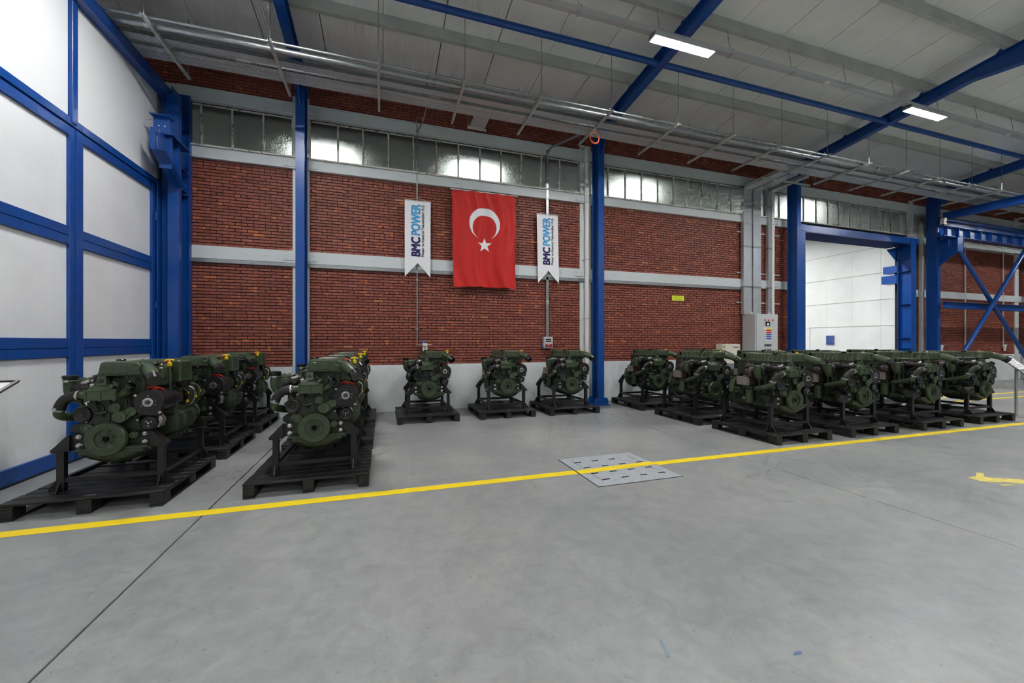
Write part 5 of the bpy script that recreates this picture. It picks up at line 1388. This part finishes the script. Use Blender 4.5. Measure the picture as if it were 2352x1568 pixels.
    tp_ = part('charge_pipe', MB().tube([(-0.417, 0.18, 1.15), (-0.417, 0.18, 1.09), (-0.41, 0.185, 1.02), (-0.38, 0.2, 0.965), (-0.33, 0.21, 0.945)], [0.046, 0.048, 0.05, 0.05, 0.046], 18, 5), G)
    part('pipe_cap', MB().lathe((-0.417, 0.18, 1.135), (0, 0, 1), [(0.05, 0), (0.05, 0.012), (0.056, 0.018), (0.056, 0.04), (0.046, 0.046)], 22), M_BLKGL, tp_)
    part('cap_clamp', MB().lathe((-0.417, 0.18, 1.122), (0, 0, 1), [(0.0515, 0), (0.053, 0.004), (0.0515, 0.012)], 22).box(-0.425, -0.395, 0.115, 0.13, 1.118, 1.138), M_STEEL, tp_)
    part('oil_line', MB().tube([(-0.41, 0.13, 1.12), (-0.33, 0.12, 1.125), (-0.25, 0.1, 1.1), (-0.2, 0.05, 1.07), (-0.15, 0.0, 1.05)], 0.006, 6, 4), M_RUB)
    part('vent_line', MB().tube([(-0.25, 0.12, 1.11), (-0.22, 0.08, 1.145), (-0.17, 0.04, 1.13), (-0.12, 0.0, 1.08)], 0.007, 6, 4), M_RUB)
    part('steel_elbow', MB().tube([(-0.16, -0.02, 1.14), (-0.19, -0.02, 1.125), (-0.22, 0.0, 1.12)], 0.018, 10, 3), M_STEEL)
    part('bypass_tube', MB().tube([(-0.1, -0.04, 1.12), (-0.14, -0.02, 1.1), (-0.17, 0.06, 1.04), (-0.17, 0.12, 1.0)], 0.016, 8, 4), G)
    # brown cooler module with plate
    cm = part('cooler_module', MB().box(-0.332, -0.19, 0.40, 0.63, 0.795, 0.925, 0.01), M_RUSTBOX)
    part('cover_plate', MB().box(-0.346, -0.332, 0.395, 0.635, 0.79, 0.93, 0.006), M_GREYPL, cm)
    for (y, z) in ((0.42, 0.81), (0.61, 0.81), (0.42, 0.91), (0.61, 0.91)):
        part('plate_bolt', MB().cyl((-0.346, y, z), (-0.356, y, z), 0.011, n=8), M_STEEL, cm)
    part('mount_bracket', MB().box(-0.30, -0.2, 0.44, 0.56, 0.925, 0.945, 0.005), M_RUSTBOX, cm)
    # oil filter
    of = part('oil_filter', MB().lathe((-0.28, 0.44, 0.51), (0, 0, 1), [(0.045, 0), (0.056, 0.01), (0.058, 0.02), (0.058, 0.19), (0.064, 0.195), (0.064, 0.21), (0.05, 0.22)], 24), G)
    part('filter_head', MB().box(-0.31, -0.19, 0.38, 0.50, 0.73, 0.785, 0.01), GD, of)
    part('type_plate', MB().box(-0.237, -0.232, 0.56, 0.62, 0.545, 0.59), M_ALU)
    # lower left bits
    part('return_pipe', MB().tube([(-0.20, 0.05, 0.66), (-0.25, 0.1, 0.66), (-0.26, 0.2, 0.64), (-0.24, 0.3, 0.62)], 0.024, 10, 3), GD)
    part('breather', MB().lathe((-0.23, 0.12, 0.58), (-1, 0, 0.2), [(0.05, 0), (0.055, 0.01), (0.05, 0.05), (0.03, 0.055)], 18), GD)
    part('oil_pump', MB().lathe((-0.21, 0.20, 0.63), (-1, 0, 0), [(0.045, 0), (0.045, 0.05), (0.03, 0.06)], 16), M_BLK)
    # ---- flywheel housing and starter
    poly = []
    for k in range(28):
        a = 2 * math.pi * k / 28
        rr_ = 0.27 + (0.02 if k % 4 == 0 else 0)
        poly.append((0.01 + rr_ * math.cos(a), 0.65 + rr_ * math.sin(a) * (0.98 if a < math.pi else 0.92)))
    fw = part('flywheel_housing', MB().prism(poly, 'y', 0.76, 0.86, 0.012).lathe((0.01, 0.86, 0.65), (0, 1, 0), [(0.25, 0), (0.25, 0.05), (0.235, 0.055), (0.232, 0.03)], 36), GD)
    part('flywheel', MB().lathe((0.01, 0.885, 0.65), (0, 1, 0), [(0.225, 0), (0.225, 0.012), (0.08, 0.014), (0.06, 0.004)], 36), M_IRON, fw)
    st = part('starter_motor', MB().lathe((-0.25, 0.55, 0.68), (0, 1, 0), [(0.03, 0), (0.045, 0.01), (0.045, 0.14), (0.055, 0.15), (0.055, 0.24)], 18).lathe((-0.30, 0.58, 0.725), (0, 1, 0), [(0.022, 0), (0.025, 0.006), (0.025, 0.12)], 14), GD)
    part('gear_cover', MB().prism([(-0.12, 0.9), (0.2, 0.9), (0.19, 1.19), (-0.11, 1.19)], 'y', 0.76, 0.83, 0.01), GD)
    part('adapter_plate', MB().prism([(-0.34, 0.66), (-0.22, 0.56), (-0.2, 0.80), (-0.28, 0.86)], 'y', 0.72, 0.80, 0.008), G)
    # engine mount feet where the stand bolts on
    for s in (-1, 1):
        part('mount_pad', MB().box(s * 0.20, s * 0.258, -0.005, 0.10, 0.53, 0.66, 0.008), GD)
        for z in (0.63, 0.552):
            part('mount_bolt', MB().lathe((s * 0.243, -0.016, z), (0, -1, 0), [(0.021, 0), (0.021, 0.004), (0.016, 0.006), (0.016, 0.018), (0.012, 0.02)], 12), M_STEEL)
    return root

def make_stand():
    root = thing('engine_stand', 'x', 'engine stand', (0, 0, 0.14), 'black steel engine stands')
    O = (0, 0, 0.14)
    def part(name, mb, parent=root): return mb.build(name, M_BLK, parent, O)
    LXs, hw = 0.37, 0.0275
    for y in (0.0, 0.85):
        for s in (-1, 1):
            x = s * LXs
            lg = part('leg', MB().box(x - hw, x + hw, y - hw, y + hw, 0.146, 0.50, 0.003))
            part('foot_plate', MB().box(x - 0.05, x + 0.05, y - 0.045, y + 0.045, 0.14, 0.148, 0.001), lg)
            part('gusset', MB().prism([(x + s * hw, 0.148), (x + s * 0.10, 0.148), (x + s * 0.085, 0.18), (x + s * hw, 0.265)], 'y', y - 0.005, y + 0.005), lg)
            yy = -1 if y == 0 else 1
            part('gusset', MB().prism([(y + yy * hw, 0.148), (y + yy * 0.085, 0.148), (y + yy * hw, 0.235)], 'x', x - 0.005, x + 0.005), lg)
            part('cap_plate', MB().box(x - 0.055, x + 0.04, y - 0.045, y + 0.045, 0.50, 0.511, 0.002) if s < 0 else MB().box(x - 0.04, x + 0.055, y - 0.045, y + 0.045, 0.50, 0.511, 0.002), lg)
    for s in (-1, 1):
        # front bracket: bolted plate, arm and folded cheek
        part('bracket_plate', MB().prism([(s * 0.225, 0.535), (s * 0.222, 0.645), (s * 0.25, 0.662), (s * 0.315, 0.645), (s * 0.32, 0.54), (s * 0.28, 0.525)], 'y', -0.016, -0.004))
        part('bracket_cheek', MB().prism([(s * 0.30, 0.645), (s * 0.315, 0.648), (s * 0.425, 0.525), (s * 0.425, 0.511), (s * 0.30, 0.511)], 'y', -0.045, -0.035))
        part('bracket_cheek', MB().prism([(s * 0.30, 0.645), (s * 0.315, 0.648), (s * 0.425, 0.525), (s * 0.425, 0.511), (s * 0.30, 0.511)], 'y', 0.035, 0.045))
        rr_ = [[(s * 0.30, -0.045, 0.645), (s * 0.30, 0.045, 0.645), (s * 0.30, 0.045, 0.652), (s * 0.30, -0.045, 0.652)], [(s * 0.425, -0.045, 0.52), (s * 0.425, 0.045, 0.52), (s * 0.428, 0.045, 0.527), (s * 0.428, -0.045, 0.527)]]
        part('bracket_cover', MB().rings(rr_))
        part('bracket_web', MB().box(s * 0.295, s * 0.307, -0.045, 0.045, 0.511, 0.645))
        # rear arm up to the flywheel housing
        part('support_arm', MB().prism([(s * 0.42, 0.511), (s * 0.43, 0.54), (s * 0.30, 0.70), (s * 0.25, 0.70), (s * 0.25, 0.62), (s * 0.33, 0.511)], 'y', 0.862, 0.876))
        part('support_arm', MB().prism([(s * 0.42, 0.511), (s * 0.43, 0.54), (s * 0.31, 0.69), (s * 0.295, 0.66), (s * 0.34, 0.511)], 'y', 0.81, 0.822))
        part('side_rail', MB().box(s * 0.37 - 0.02, s * 0.37 + 0.02, hw, 0.85 - hw, 0.225, 0.265, 0.002))
    for y in (0.0, 0.85):
        part('cross_rail', MB().box(-0.37 + hw, 0.37 - hw, y - 0.02, y + 0.02, 0.225, 0.265, 0.002))
    part('pan_support', MB().box(-0.05, 0.05, 0.40, 0.50, 0.146, 0.23, 0.004))
    part('pan_rail_bar', MB().box(-0.35, 0.35, 0.43, 0.47, 0.225, 0.245, 0.002))
    return root

PALX, PALY = 1.14, 1.21
def make_pallet():
    root = thing('pallet', 'x', 'pallet', (0, 0, 0), 'black painted pallets')
    W2 = PALX / 2
    nb = 9; bw = PALY / nb
    proto = MB().box(-W2, W2, -bw / 2 + 0.009, bw / 2 - 0.009, -0.011, 0.011, 0.004).mesh('deck_board', M_WOODB)
    for k in range(nb):
        o = link_mesh('deck_board', proto, root, (random.uniform(-0.006, 0.006), (k + 0.5) * bw, 0.129 + random.uniform(-0.0015, 0.0005)))
    sp = MB().box(-0.05, 0.05, 0, PALY, -0.01, 0.01, 0.003).mesh('stringer_board', M_WOODB)
    bb = MB().box(-0.05, 0.05, 0, PALY, 0, 0.02, 0.003).mesh('base_board', M_WOODB)
    bk = MB().box(-0.05, 0.05, -0.07, 0.07, 0, 0.078, 0.004).mesh('block', M_WOODB)
    for x in (-W2 + 0.055, 0, W2 - 0.055):
        link_mesh('stringer_board', sp, root, (x, 0, 0.108))
        link_mesh('base_board', bb, root, (x, 0, 0))
        for y in (0.071, PALY / 2, PALY - 0.071):
            link_mesh('block', bk, root, (x, y, 0.02))
    return root
eng0, st0, pal0 = make_engine(), make_stand(), make_pallet()

# (stand x, stand y, pallet left x, pallet front y, which)
SPOTS = [
 (-2.394, 4.685, -3.045, 4.44, 'front one of the file beside the white door'),
 (-2.394, 6.195, -3.03, 5.94, 'middle one of the file beside the white door'),
 (-2.42, 7.71, -3.04, 7.46, 'rear one of the file beside the white door'),
 (-0.675, 4.64, -1.275, 4.385, 'front one of the file before the left blue column'),
 (-0.685, 6.12, -1.27, 5.88, 'middle one of the file before the left blue column'),
 (-0.69, 7.60, -1.27, 7.36, 'rear one of the file before the left blue column'),
 (0.828, 7.70, 0.24, 7.43, 'leftmost of the three single ones by the white plinth'),
 (2.36, 7.66, 1.77, 7.41, 'middle one of the three single ones by the white plinth'),
 (3.75, 7.61, 3.20, 7.385, 'rightmost of the three single ones by the white plinth'),
 (5.935, 4.515, 5.40, 4.28, 'first from left in front row of the right block'),
 (7.49, 4.515, 6.93, 4.26, 'second from left in front row of the right block'),
 (9.165, 4.473, 8.63, 4.23, 'third from left in front row of the right block'),
 (10.82, 4.494, 10.27, 4.24, 'last on right in front row of the right block'),
 (5.887, 5.985, 5.33, 5.71, 'first from left in middle row of the right block'),
 (7.46, 6.0, 6.9, 5.75, 'second from left in middle row of the right block'),
 (9.02, 6.0, 8.46, 5.75, 'third from left in middle row of the right block'),
 (10.93, 6.0, 10.37, 5.75, 'last on right in middle row of the right block'),
 (5.90, 7.58, 5.31, 7.31, 'left one in back row of the right block'),
 (7.47, 7.6, 6.91, 7.35, 'right one in back row of the right block'),
]
for i, (sx, sy, px, py, w) in enumerate(SPOTS):
    e, s, p = (eng0, st0, pal0) if i == 0 else (copy_tree(eng0), copy_tree(st0), copy_tree(pal0))
    e.location = (sx, sy, 0.36); s.location = (sx, sy, 0.14); p.location = (px + PALX / 2, py, 0)
    e['label'] = 'olive green diesel engine, ' + w
    s['label'] = 'black engine stand, ' + w
    p['label'] = 'black wooden pallet, ' + w
    if i in (0, 3, 9, 10):
        me = text_mesh('ÖN', M_WPRINT, 0.075, 0.035, 0.01)
        for v_ in me.vertices: v_.co = (v_.co.x - 0.03, v_.co.y + 0.05, 0.1415)
        link_mesh('lettering', me, p)
